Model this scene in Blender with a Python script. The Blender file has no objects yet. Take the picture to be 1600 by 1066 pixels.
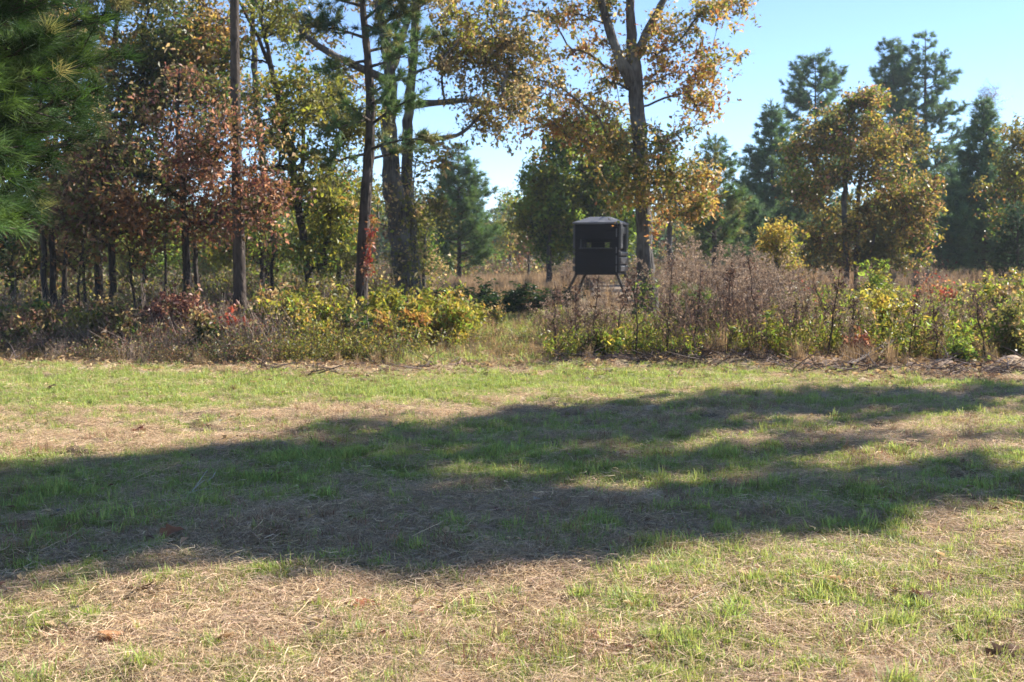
import bpy, math, random
import numpy as np
from mathutils import Vector

# ------------------------------------------------------------------ camera, sky, sun, exposure
SC = bpy.context.scene
COL = SC.collection
F, CX, CY, HZ, CAMH = 1800.0, 800.0, 533.0, 400.0, 1.6
PITCH = math.atan((CY - HZ) / F)
cam = bpy.data.cameras.new('camera')
camo = bpy.data.objects.new('camera', cam)
COL.objects.link(camo)
camo.location = (0, 0, CAMH)
camo.rotation_euler = (math.pi / 2 - PITCH, 0, 0)
cam.sensor_width = 36.0
cam.lens = 36.0 * F / 1600.0
cam.clip_start, cam.clip_end = 0.1, 3000
cam.dof.use_dof = True
cam.dof.focus_distance = 7.0
cam.dof.aperture_fstop = 4.5
SC.camera = camo

SUN_AZ, SUN_EL = math.radians(64), math.radians(37)          # azimuth clockwise from +Y
SDIR = Vector((math.sin(SUN_AZ) * math.cos(SUN_EL), math.cos(SUN_AZ) * math.cos(SUN_EL), math.sin(SUN_EL)))
world = bpy.data.worlds.new('World')
SC.world = world
world.use_nodes = True
wn = world.node_tree.nodes
wbg = wn['Background']
wsky = wn.new('ShaderNodeTexSky')
wsky.sky_type = 'NISHITA'
wsky.sun_disc = False
wsky.sun_elevation = SUN_EL
wsky.sun_rotation = SUN_AZ
wsky.air_density = 0.6
wsky.dust_density = 0.0
wsky.ozone_density = 3.0
world.node_tree.links.new(wsky.outputs[0], wbg.inputs[0])
wbg.inputs[1].default_value = 0.1
sl = bpy.data.lights.new('sun', 'SUN')
sl.energy = 5.0
sl.angle = math.radians(0.45)
sl.color = (1.0, 0.945, 0.86)
slo = bpy.data.objects.new('sun', sl)
COL.objects.link(slo)
slo.rotation_euler = SDIR.to_track_quat('Z', 'Y').to_euler()
slo.location = (30, 20, 40)
SC.view_settings.view_transform = 'Standard'
SC.view_settings.look = 'None'
SC.view_settings.gamma = 1.0
SC.view_settings.use_curve_mapping = False
SC.view_settings.exposure = 1.45
SC.cycles.max_bounces = 6
SC.cycles.diffuse_bounces = 3
SC.cycles.glossy_bounces = 2
SC.cycles.transmission_bounces = 4
SC.cycles.caustics_reflective = False
SC.cycles.caustics_refractive = False
SC.cycles.use_denoising = True

# ------------------------------------------------------------------ helpers
R0 = np.random.default_rng(7)


def at(px, py, Y):
    """world point on the line of sight of a photo pixel at forward distance Y"""
    xc, yc = (px - CX) / F, (CY - py) / F
    fw = math.cos(PITCH) + yc * math.sin(PITCH)
    up = yc * math.cos(PITCH) - math.sin(PITCH)
    s = Y / fw
    return np.array((xc * s, Y, CAMH + up * s))


def gat(px, py):
    """ground point under a photo pixel"""
    xc, yc = (px - CX) / F, (CY - py) / F
    fw = math.cos(PITCH) + yc * math.sin(PITCH)
    up = yc * math.cos(PITCH) - math.sin(PITCH)
    s = -CAMH / up
    return np.array((xc * s, fw * s, 0.0))


def _hash(ix, iy, seed):
    n = (ix * 374761393 + iy * 668265263 + seed * 1442695041) & 0xFFFFFFFF
    n = ((n ^ (n >> 13)) * 1274126177) & 0xFFFFFFFF
    n = n ^ (n >> 16)
    return (n & 0xFFFF) / 65535.0


def noise2(x, y, seed=0):
    x = np.asarray(x, float); y = np.asarray(y, float)
    xi = np.floor(x).astype(np.int64); yi = np.floor(y).astype(np.int64)
    fx, fy = x - xi, y - yi
    fx = fx * fx * (3 - 2 * fx); fy = fy * fy * (3 - 2 * fy)
    a = _hash(xi, yi, seed); b = _hash(xi + 1, yi, seed)
    c = _hash(xi, yi + 1, seed); d = _hash(xi + 1, yi + 1, seed)
    return (a * (1 - fx) + b * fx) * (1 - fy) + (c * (1 - fx) + d * fx) * fy


def fbm(x, y, seed=0, octv=4):
    v, a, t = 0, 0.5, 0
    for o in range(octv):
        v = v + a * noise2(np.asarray(x) * 2 ** o + o * 17.3, np.asarray(y) * 2 ** o - o * 9.1, seed + o)
        t += a; a *= 0.5
    return v / t


MOUNDS = []
for (px, py, r, h) in [(1475, 578, .30, .16), (1582, 580, .34, .19), (430, 835, .35, .05), (910, 850, .22, .05), (770, 757, .2, .04),
                       (815, 640, .25, .04), (1390, 700, .5, .05), (880, 572, .8, .06), (1230, 566, .9, .10), (1000, 568, 1.0, .05),
                       (1130, 570, .5, .10), (1020, 870, .25, .03), (1300, 905, .3, .04), (230, 905, .4, .03), (1350, 565, .7, .09)]:
    g = gat(px, py)
    MOUNDS.append((g[0], g[1], r, h))


def gz(x, y):
    x = np.asarray(x, float); y = np.asarray(y, float)
    near = np.clip(1.6 - y / 40.0, 0.25, 1)
    z = 0.10 * (fbm(x * .22, y * .22, 3, 2) - .5) + 0.05 * (fbm(x * 1.3, y * 1.3, 5, 2) - .5)
    z = z + near * (0.085 * (fbm(x * 4.2, y * 5.0, 11, 3) - .5) + 0.035 * (noise2(x * 10, y * 10, 21) - .5))
    for (mx, my, r, h) in MOUNDS:
        z = z + h * np.exp(-(((x - mx) / r) ** 2 + ((y - my) / (r * .8)) ** 2))
    return z


# greenness of the field, laid out on the ground
PATCH = []
for (px, py, rx, ry, a) in [
        (60, 620, 2.6, 1.0, .85), (330, 600, 3.0, 1.1, .75), (620, 600, 2.5, 1.0, .65), (900, 600, 2.0, .8, .5), (1180, 590, 2.2, .7, .4),
        (150, 690, 1.6, .7, -.70), (420, 650, 1.6, .5, -.45), (650, 640, 1.4, .4, -.40), (850, 640, 1.0, .4, -.4), (60, 740, .8, .4, -.3),
        (250, 740, 1.3, .7, .55), (560, 700, 1.4, .6, .40), (800, 740, 1.0, .4, .40), (1090, 730, 1.2, .6, .5), (960, 690, 1.2, .4, .35),
        (430, 840, .7, .35, -.6), (950, 780, 1.1, .3, -.55), (1400, 690, 1.3, .8, -.6), (1250, 690, .8, .3, -.45), (1500, 620, 1.5, .6, -.35),
        (1000, 640, 1.5, .35, -.4), (760, 800, .9, .3, -.3),
        (1350, 780, 1.0, .4, .6), (1150, 770, .6, .3, .3), (1450, 900, .9, .5, .25), (1250, 890, .7, .4, .35), (1380, 1000, .8, .4, .25),
        (1080, 900, .6, .4, .35), (1150, 980, .5, .3, .35), (800, 1030, .8, .3, .2), (1000, 1030, .5, .2, .2), (620, 930, .7, .4, -.25), (1550, 1000, .5, .4, .3),
        (120, 960, .8, .5, -.3), (330, 980, .7, .4, -.2), (80, 1040, .5, .2, -.1), (950, 850, .6, .3, -.2), (250, 890, .5, .2, -.3), (520, 580, 2.5, .3, -.4), (1100, 570, 3, .3, -.6), (1500, 590, 2, .4, -.5)]:
    g = gat(px, py)
    PATCH.append((g[0], g[1], rx, ry, a))


def green(x, y):
    v = 0.56 + 0.45 * (fbm(x * .8, y * 1.1, 31, 3) - .5) + 1.5 * (fbm(x * 5.5, y * 5.5, 37, 2) - .5)
    for (mx, my, rx, ry, a) in PATCH:
        v = v + a * np.exp(-(((x - mx) / rx) ** 2 + ((y - my) / ry) ** 2))
    return np.clip(v, 0, 1)


def edge_y(x):
    """where the mown field ends"""
    return 16.2 + 0.5 * np.sin(x * .7 + .5) + 0.9 * (noise2(np.asarray(x) * .8, 0 * np.asarray(x) + 3.3, 77) - .5) + 0.8 * (noise2(np.asarray(x) * 2.3, 0 * np.asarray(x) + 8.3, 78) - .5) + np.clip(-x - 2, 0, 9) * .04


# ------------------------------------------------------------------ materials
def new_mat(name):
    m = bpy.data.materials.new(name)
    m.use_nodes = True
    nt = m.node_tree
    return m, nt, nt.nodes, nt.nodes['Principled BSDF'], nt.nodes['Material Output']


def leaf_mat(name, trans=0.42, rough=0.42, spec=0.5, rnd=0.25, tint=(1, 1, 1)):
    m, nt, N, bs, out = new_mat(name)
    at_ = N.new('ShaderNodeAttribute'); at_.attribute_name = 'Col'
    oi = N.new('ShaderNodeObjectInfo')
    hsv = N.new('ShaderNodeHueSaturation')
    mr = N.new('ShaderNodeMapRange')
    mr.inputs['To Min'].default_value = 1 - rnd; mr.inputs['To Max'].default_value = 1 + rnd
    nt.links.new(oi.outputs['Random'], mr.inputs['Value'])
    nt.links.new(mr.outputs[0], hsv.inputs['Value'])
    nt.links.new(at_.outputs['Color'], hsv.inputs['Color'])
    nt.links.new(hsv.outputs[0], bs.inputs['Base Color'])
    bs.inputs['Roughness'].default_value = rough
    bs.inputs['Specular IOR Level'].default_value = spec
    tr = N.new('ShaderNodeBsdfTranslucent')
    g = N.new('ShaderNodeMix'); g.data_type = 'RGBA'; g.blend_type = 'MULTIPLY'; g.inputs[0].default_value = 1
    g.inputs[7].default_value = (1.35 * tint[0], 1.3 * tint[1], .95 * tint[2], 1)
    nt.links.new(hsv.outputs[0], g.inputs[6])
    nt.links.new(g.outputs[2], tr.inputs['Color'])
    mx = N.new('ShaderNodeMixShader'); mx.inputs[0].default_value = trans
    nt.links.new(bs.outputs[0], mx.inputs[1]); nt.links.new(tr.outputs[0], mx.inputs[2])
    nt.links.new(mx.outputs[0], out.inputs['Surface'])
    return m


def bark_mat(name, c1, c2, c3, scale=(14, 14, 2.4), bump=0.9):
    m, nt, N, bs, out = new_mat(name)
    tc = N.new('ShaderNodeTexCoord')
    mp = N.new('ShaderNodeMapping'); mp.inputs['Scale'].default_value = scale
    nt.links.new(tc.outputs['Object'], mp.inputs[0])
    n1 = N.new('ShaderNodeTexNoise'); n1.inputs['Scale'].default_value = 1.0; n1.inputs['Detail'].default_value = 6
    n1.inputs['Distortion'].default_value = 0.8
    nt.links.new(mp.outputs[0], n1.inputs['Vector'])
    vo = N.new('ShaderNodeTexVoronoi'); vo.feature = 'DISTANCE_TO_EDGE'; vo.inputs['Scale'].default_value = 0.9
    nt.links.new(mp.outputs[0], vo.inputs['Vector'])
    n2 = N.new('ShaderNodeTexNoise'); n2.inputs['Scale'].default_value = 1.1; n2.inputs['Detail'].default_value = 4
    nt.links.new(tc.outputs['Object'], n2.inputs['Vector'])
    cr = N.new('ShaderNodeValToRGB')
    cr.color_ramp.elements[0].position = .3; cr.color_ramp.elements[0].color = (*c1, 1)
    cr.color_ramp.elements[1].position = .7; cr.color_ramp.elements[1].color = (*c2, 1)
    nt.links.new(n1.outputs['Fac'], cr.inputs[0])
    mx = N.new('ShaderNodeMix'); mx.data_type = 'RGBA'
    mr = N.new('ShaderNodeMapRange'); mr.inputs['From Min'].default_value = .52; mr.inputs['From Max'].default_value = .68
    mr.inputs['To Max'].default_value = .7
    nt.links.new(n2.outputs['Fac'], mr.inputs['Value']); nt.links.new(mr.outputs[0], mx.inputs[0])
    nt.links.new(cr.outputs[0], mx.inputs[6]); mx.inputs[7].default_value = (*c3, 1)
    nt.links.new(mx.outputs[2], bs.inputs['Base Color'])
    bs.inputs['Roughness'].default_value = .9; bs.inputs['Specular IOR Level'].default_value = .2
    ma = N.new('ShaderNodeMath'); ma.operation = 'ADD'
    nt.links.new(n1.outputs['Fac'], ma.inputs[0]); nt.links.new(vo.outputs['Distance'], ma.inputs[1])
    bp = N.new('ShaderNodeBump'); bp.inputs['Strength'].default_value = bump; bp.inputs['Distance'].default_value = .05
    nt.links.new(ma.outputs[0], bp.inputs['Height']); nt.links.new(bp.outputs[0], bs.inputs['Normal'])
    return m


M_LEAF = leaf_mat('broad_leaf', .50, .42, .42, .10)
M_NEEDLE = leaf_mat('pine_needle', .38, .6, .22, .06)
M_GRASS = leaf_mat('green_blade', .45, .5, .4, .28, (.95, .9, 1.1))
M_DRY = leaf_mat('dry_plant', .25, .75, .2, .30, (.9, .85, 1))
M_OAKBARK = bark_mat('oak_bark', (.035, .030, .027), (.15, .135, .12), (.27, .265, .25))
M_PINEBARK = bark_mat('pine_bark', (.018, .014, .012), (.095, .072, .058), (.17, .14, .125), (10, 10, 3.2), 1.0)
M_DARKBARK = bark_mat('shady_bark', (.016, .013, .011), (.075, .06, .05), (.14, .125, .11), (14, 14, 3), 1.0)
M_TWIG = bark_mat('twig_bark', (.07, .055, .045), (.16, .13, .11), (.2, .18, .16), (30, 30, 8), .3)


def plain(name, c, rough=.6, spec=.5, noise=None, bump=0, metal=0):
    m, nt, N, bs, out = new_mat(name)
    bs.inputs['Base Color'].default_value = (*c, 1)
    bs.inputs['Roughness'].default_value = rough
    bs.inputs['Specular IOR Level'].default_value = spec
    bs.inputs['Metallic'].default_value = metal
    if noise:
        tc = N.new('ShaderNodeTexCoord')
        n1 = N.new('ShaderNodeTexNoise'); n1.inputs['Scale'].default_value = noise[0]; n1.inputs['Detail'].default_value = 6
        nt.links.new(tc.outputs['Object'], n1.inputs['Vector'])
        cr = N.new('ShaderNodeValToRGB')
        cr.color_ramp.elements[0].position = .32; cr.color_ramp.elements[0].color = (*c, 1)
        cr.color_ramp.elements[1].position = .7; cr.color_ramp.elements[1].color = (*noise[1], 1)
        nt.links.new(n1.outputs['Fac'], cr.inputs[0]); nt.links.new(cr.outputs[0], bs.inputs['Base Color'])
        if bump:
            bp = N.new('ShaderNodeBump'); bp.inputs['Strength'].default_value = bump; bp.inputs['Distance'].default_value = .02
            nt.links.new(n1.outputs['Fac'], bp.inputs['Height']); nt.links.new(bp.outputs[0], bs.inputs['Normal'])
    return m


# ------------------------------------------------------------------ mesh building
class Geo:
    def __init__(self):
        self.v, self.f3, self.f4, self.c, self.n = [], [], [], [], 0

    def add(self, V, tri=None, quad=None, col=(.5, .5, .5)):
        V = np.asarray(V, float).reshape(-1, 3)
        k = len(V)
        self.v.append(V)
        c = np.asarray(col, float)
        if c.ndim == 1:
            c = np.broadcast_to(c, (k, 3))
        self.c.append(c)
        if tri is not None and len(tri):
            self.f3.append(np.asarray(tri, np.int64) + self.n)
        if quad is not None and len(quad):
            self.f4.append(np.asarray(quad, np.int64) + self.n)
        self.n += k

    def merge(self, g, off=(0, 0, 0), rz=0, s=1.0):
        V = np.concatenate(g.v)
        c, sn = math.cos(rz), math.sin(rz)
        V = V @ np.array([[c, sn, 0], [-sn, c, 0], [0, 0, 1]]) * s + np.asarray(off)
        self.add(V, np.concatenate(g.f3) if g.f3 else None, np.concatenate(g.f4) if g.f4 else None, np.concatenate(g.c))

    def mesh(self, name, mat, smooth=False, off=(0, 0, 0)):
        me = bpy.data.meshes.new(name)
        V = np.concatenate(self.v) - np.asarray(off, float)
        f3 = np.concatenate(self.f3) if self.f3 else np.zeros((0, 3), np.int64)
        f4 = np.concatenate(self.f4) if self.f4 else np.zeros((0, 4), np.int64)
        me.vertices.add(len(V)); me.vertices.foreach_set('co', V.astype(np.float32).ravel())
        loops = np.concatenate([f3.ravel(), f4.ravel()]).astype(np.int32)
        me.loops.add(len(loops)); me.loops.foreach_set('vertex_index', loops)
        st = np.concatenate([np.arange(len(f3)) * 3, len(f3) * 3 + np.arange(len(f4)) * 4]).astype(np.int32)
        me.polygons.add(len(st)); me.polygons.foreach_set('loop_start', st)
        me.polygons.foreach_set('use_smooth', np.full(len(st), smooth, bool))
        me.update(calc_edges=True)
        a = me.attributes.new('Col', 'FLOAT_COLOR', 'POINT')
        C = np.concatenate(self.c)
        a.data.foreach_set('color', np.concatenate([C, np.ones((len(C), 1))], 1).astype(np.float32).ravel())
        me.materials.append(mat)
        return me


def link(name, me, parent=None, loc=None):
    o = bpy.data.objects.new(name, me)
    COL.objects.link(o)
    if parent is not None:
        o.parent = parent
    if loc is not None:
        o.location = loc
    return o


def tag(o, label=None, cat=None, group=None, kind=None):
    if label: o['label'] = label
    if cat: o['category'] = cat
    if group: o['group'] = group
    if kind: o['kind'] = kind
    return o


def thing(name, loc, label, cat, group=None, rz=0):
    o = bpy.data.objects.new(name, None)
    o.empty_display_size = .3
    COL.objects.link(o)
    o.location = tuple(float(a) for a in loc); o.rotation_euler = (0, 0, rz)
    return tag(o, label, cat, group)


def dup(root, loc, rz=0, s=1.0, label=None, group=None):
    r = root.copy(); COL.objects.link(r)
    r.location = tuple(float(a) for a in loc); r.rotation_euler = (0, 0, rz); r.scale = (s, s, s)
    if label: r['label'] = label
    if group: r['group'] = group
    for ch in list(root.children):
        c = ch.copy(); COL.objects.link(c); c.parent = r
        for g in list(ch.children):
            d = g.copy(); COL.objects.link(d); d.parent = c
    return r


def tube(g, P, rad, sides=6, col=(.1, .1, .1), cap=True, wob=0, rng=R0):
    P = np.asarray(P, float); n = len(P)
    rad = np.broadcast_to(np.asarray(rad, float), (n,))
    T = np.gradient(P, axis=0)
    T /= np.linalg.norm(T, axis=1)[:, None] + 1e-9
    ref = np.array((1.0, 0, 0)) if abs(T[:, 0]).mean() < .8 else np.array((0, 1.0, 0))
    A = np.cross(T, ref); A /= np.linalg.norm(A, axis=1)[:, None] + 1e-9
    B = np.cross(T, A)
    th = np.linspace(0, 2 * math.pi, sides, endpoint=False)
    rr = rad[:, None] * (1 + (wob * rng.normal(size=(n, sides)) if wob else 0))
    V = P[:, None, :] + rr[..., None] * (A[:, None, :] * np.cos(th)[None, :, None] + B[:, None, :] * np.sin(th)[None, :, None])
    V = V.reshape(-1, 3)
    i = np.arange(n - 1)[:, None] * sides; j = np.arange(sides)[None, :]; j2 = (j + 1) % sides
    Q = np.stack([i + j, i + j2, i + sides + j2, i + sides + j], -1).reshape(-1, 4)
    tri = None
    if cap:
        V = np.concatenate([V, P[-1:]])
        b = (n - 1) * sides
        tri = np.array([[b + k, b + (k + 1) % sides, n * sides] for k in range(sides)])
    g.add(V, tri, Q, col)


def unit(v):
    return v / (np.linalg.norm(v, axis=-1, keepdims=True) + 1e-9)


def leaves(g, P, size, col, rng, up=.35, asp=.55, fold=.18, droop=0.0, flat=1.0):
    """folded four-point leaves at P (N,3)"""
    n = len(P)
    D = rng.normal(size=(n, 3)); D[:, 2] = D[:, 2] * flat - droop; D = unit(D)
    Nn = rng.normal(size=(n, 3)) * (1 - up); Nn[:, 2] += up * 1.6
    S = unit(np.cross(D, Nn)); Nn = np.cross(S, D)
    L = (size * (.45 + 1.15 * rng.random(n) ** 1.3))[:, None]
    w = L * asp * .5 * rng.uniform(.75, 1.25, (n, 1))
    m = P + D * L * .45
    V = np.stack([P, m + S * w + Nn * L * fold, P + D * L, m - S * w + Nn * L * fold], 1).reshape(-1, 3)
    b = np.arange(n)[:, None] * 4
    tri = np.concatenate([b + [0, 1, 2], b + [0, 2, 3]])
    g.add(V, tri, None, np.repeat(col, 4, 0))


def needles(g, P, D, L, W, n, spread, col, rng):
    """tufts of n needles fanning from points P along D"""
    k = len(P)
    P2 = np.repeat(P, n, 0) + rng.normal(size=(k * n, 3)) * L * .12
    D2 = unit(np.repeat(unit(D), n, 0) + spread * rng.normal(size=(k * n, 3)))
    S = unit(np.cross(D2, rng.normal(size=(k * n, 3))))
    Ln = (L * rng.uniform(.7, 1.2, k * n))[:, None]
    V = np.stack([P2 - S * W / 2, P2 + S * W / 2, P2 + D2 * Ln - np.array((0, 0, .12)) * Ln], 1).reshape(-1, 3)
    tri = np.arange(k * n * 3).reshape(-1, 3)
    c = np.repeat(col, n, 0) * rng.uniform(.75, 1.25, (k * n, 1))
    g.add(V, tri, None, np.repeat(c, 3, 0))


PAL = dict(
    farpine=(.125, .205, .10), fardark=(.08, .14, .075), dark=(.030, .060, .018), green=(.085, .14, .03), olive=(.145, .145, .045), lime=(.23, .31, .055), ygreen=(.25, .25, .04),
    yellow=(.47, .38, .08), gold=(.37, .25, .065), orange=(.40, .19, .07), rust=(.24, .115, .055), maroon=(.16, .065, .055), pink=(.42, .22, .17),
    red=(.36, .07, .05), tan=(.45, .33, .18), brown=(.15, .09, .05), grey=(.22, .18, .15), bluegreen=(.080, .150, .085), pine=(.10, .165, .06), pineold=(.19, .19, .075))


def palette_cols(P, pal, rng, scale=.7, seed=0, jit=.22):
    """a hue for every leaf: neighbouring leaves tend to share one"""
    names = [p for p, w in pal]; w = np.array([w for p, w in pal], float); w /= w.sum()
    cum = np.cumsum(w)
    cl = .5 * noise2(P[:, 0] * scale + P[:, 1] * scale * .6 + 50, P[:, 2] * scale + 9, seed) + .5 * noise2(P[:, 0] * scale * 2.3, P[:, 2] * scale * 2.3 + P[:, 1], seed + 5)
    order = np.argsort(np.argsort(cl)) / max(1, len(cl))
    t = np.clip(order * .62 + rng.random(len(P)) * .38, 0, .9999)
    t = np.argsort(np.argsort(t)) / max(1, len(t))
    idx = np.searchsorted(cum, np.clip(t, 0, .99999))
    C = np.array([PAL[n_] for n_ in names])[np.clip(idx, 0, len(names) - 1)]
    return C * rng.uniform(1 - jit, 1 + jit, (len(P), 1)) * rng.uniform(.9, 1.1, (len(P), 3))


def smooth_path(pts, step=.25):
    pts = np.asarray(pts, float)
    d = np.r_[0, np.cumsum(np.linalg.norm(np.diff(pts[:, :3], axis=0), axis=1))]
    t = np.arange(0, d[-1], step)
    t = np.r_[t, d[-1]]
    out = np.stack([np.interp(t, d, pts[:, k]) for k in range(pts.shape[1])], 1)
    k = np.array([.25, .5, .25])
    for _ in range(4):
        out[1:-1] = (out[:-2] + 2 * out[1:-1] + out[2:]) / 4
    return out


def lobes(rng, specs):
    """points filling ellipsoids: (centre, radii, count), denser to the outside"""
    out = []
    for (c, r, n) in specs:
        m = n * 2 + 2
        d = unit(rng.normal(size=(m, 3)))
        q = rng.random(m)[:, None] ** .45
        p = np.asarray(c) + d * q * np.asarray(r) * rng.uniform(.75, 1.3, (m, 1))
        k = noise2(p[:, 0] * 1.1 + p[:, 1] * .7 + 40, p[:, 2] * 1.2 + 17, 91) + .25 * rng.random(m)
        out.append(p[np.argsort(-k)[:n]])
    return np.concatenate(out)


def broad_tree(name, label, cat, base, trunks, targets, pal, rng, per=45, sig=.32, size=.13, rt=.009, bark=None, droop=.3,
               group=None, sides=10, colscale=.7, maxr=.16, twigs=3, flare=1.5, crown_name='crown', zmin=1.0, cols=None, leaf_m=None, ntr=1):
    bark = bark or M_OAKBARK
    base = np.asarray(base, float)
    t = thing(name, base, label, cat, group)
    nodes, nrad = [], []
    for tr in trunks:
        g = Geo()
        p = smooth_path(tr, .22)
        r = p[:, 3] * (1 + .05 * rng.normal(size=len(p)))
        h = p[:, 2] - base[2]
        r = r * (1 + (flare - 1) * np.exp(-np.clip(h, 0, None) / .35))
        p[:, :2] += .012 * rng.normal(size=(len(p), 2))
        tube(g, p[:, :3], r, sides, wob=.04, rng=rng)
        nm = 'trunk' if len(nodes) < ntr else 'limb'
        link(nm, g.mesh(nm, bark, True, base), t)
        k = (h > zmin)
        nodes.append(p[k, :3]); nrad.append(r[k])
    nodes = np.concatenate(nodes); nrad = np.concatenate(nrad)
    nt = len(nodes)
    par = list(range(nt)); wgt = [0.0] * nt
    NP = [nodes]
    allnodes = nodes.copy()
    d0 = np.array([np.min(np.linalg.norm(nodes - q, axis=1)) for q in targets])
    paths = []
    for q in targets[np.argsort(d0)]:
        v = q - allnodes
        ho = np.linalg.norm(v[:, :2], axis=1)
        cost = np.linalg.norm(v, axis=1) + 1.6 * np.clip(.25 * ho - v[:, 2], 0, None)
        cost[:nt] *= .93
        i = int(np.argmin(cost))
        a = allnodes[i]; L = np.linalg.norm(q - a)
        k = max(3, min(8, int(L / .3) + 2))
        s = np.linspace(0, 1, k)[:, None]
        ctrl = (a + q) / 2 + np.array((0, 0, .12 * L)) + rng.normal(size=3) * .09 * L
        pp = (1 - s) ** 2 * a + 2 * s * (1 - s) * ctrl + s ** 2 * q
        pp[1:-1] += rng.normal(size=(k - 2, 3)) * .022 * min(L, 2)
        ids = [i]
        b = len(allnodes)
        for m in range(1, k):
            par.append(ids[-1]); wgt.append(0.0); ids.append(b + m - 1)
        allnodes = np.concatenate([allnodes, pp[1:]])
        paths.append((ids, pp))
        j = ids[-1]
        while j >= nt:
            wgt[j] += 1; j = par[j]
    g = Geo()
    wgt = np.array(wgt)
    rad = np.minimum(rt * np.maximum(wgt, 1) ** .5, maxr)
    for ids, pp in paths:
        r = rad[ids].copy(); r[0] = r[1]
        r[-1] *= .6
        tube(g, pp, r, 5 if r[0] > .02 else 3, cap=False)
    A_, B_ = [], []
    for ids, pp in paths:
        for c in (-2, -3):
            if len(pp) >= -c: A_.append(pp[c]); B_.append(pp[c + 1])
        out_ = unit(pp[-1] - pp[0])
        for m in range(twigs + 1):
            o = pp[-1] + (pp[-2] - pp[-1]) * rng.random() * (1 if m else 0)
            d = unit(rng.normal(size=3) * np.array((1, 1, .7)) + out_ * .7) * sig * rng.uniform(.9, 2.6)
            e = o + d + np.array((0, 0, -.08 * np.linalg.norm(d)))
            mid = o + d * .5 + rng.normal(size=3) * .03
            tube(g, np.array([o, mid, e]), [rt * .55, rt * .42, rt * .2], 3, cap=False)
            A_ += [o, mid]; B_ += [mid, e]
            for z in range(2):
                d2 = unit(rng.normal(size=3) + unit(d) * .8) * sig * rng.uniform(.4, 1.1)
                o2 = o + (e - o) * rng.uniform(.3, .9)
                tube(g, np.array([o2, o2 + d2]), [rt * .32, rt * .15], 3, cap=False)
                A_.append(o2); B_.append(o2 + d2)
    A_, B_ = np.array(A_), np.array(B_)
    tag(link('branchwork', g.mesh('branchwork', bark, True, base), t), kind='stuff')
    size *= .85; n = int(per * 1.15 * len(paths))
    if n:
        wl = np.linalg.norm(B_ - A_, axis=1); k = rng.choice(len(A_), n, p=wl / wl.sum())
        P = A_[k] + (B_[k] - A_[k]) * rng.random((n, 1)) + rng.normal(size=(n, 3)) * sig * .26
        C = palette_cols(P, pal, rng, colscale, int(rng.integers(1000))) if cols is None else cols(P, rng)
        gl = Geo()
        leaves(gl, P, size, C, rng, droop=droop)
        link(crown_name, gl.mesh('crown', leaf_m or M_LEAF, False, base), t)
    return t


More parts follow.
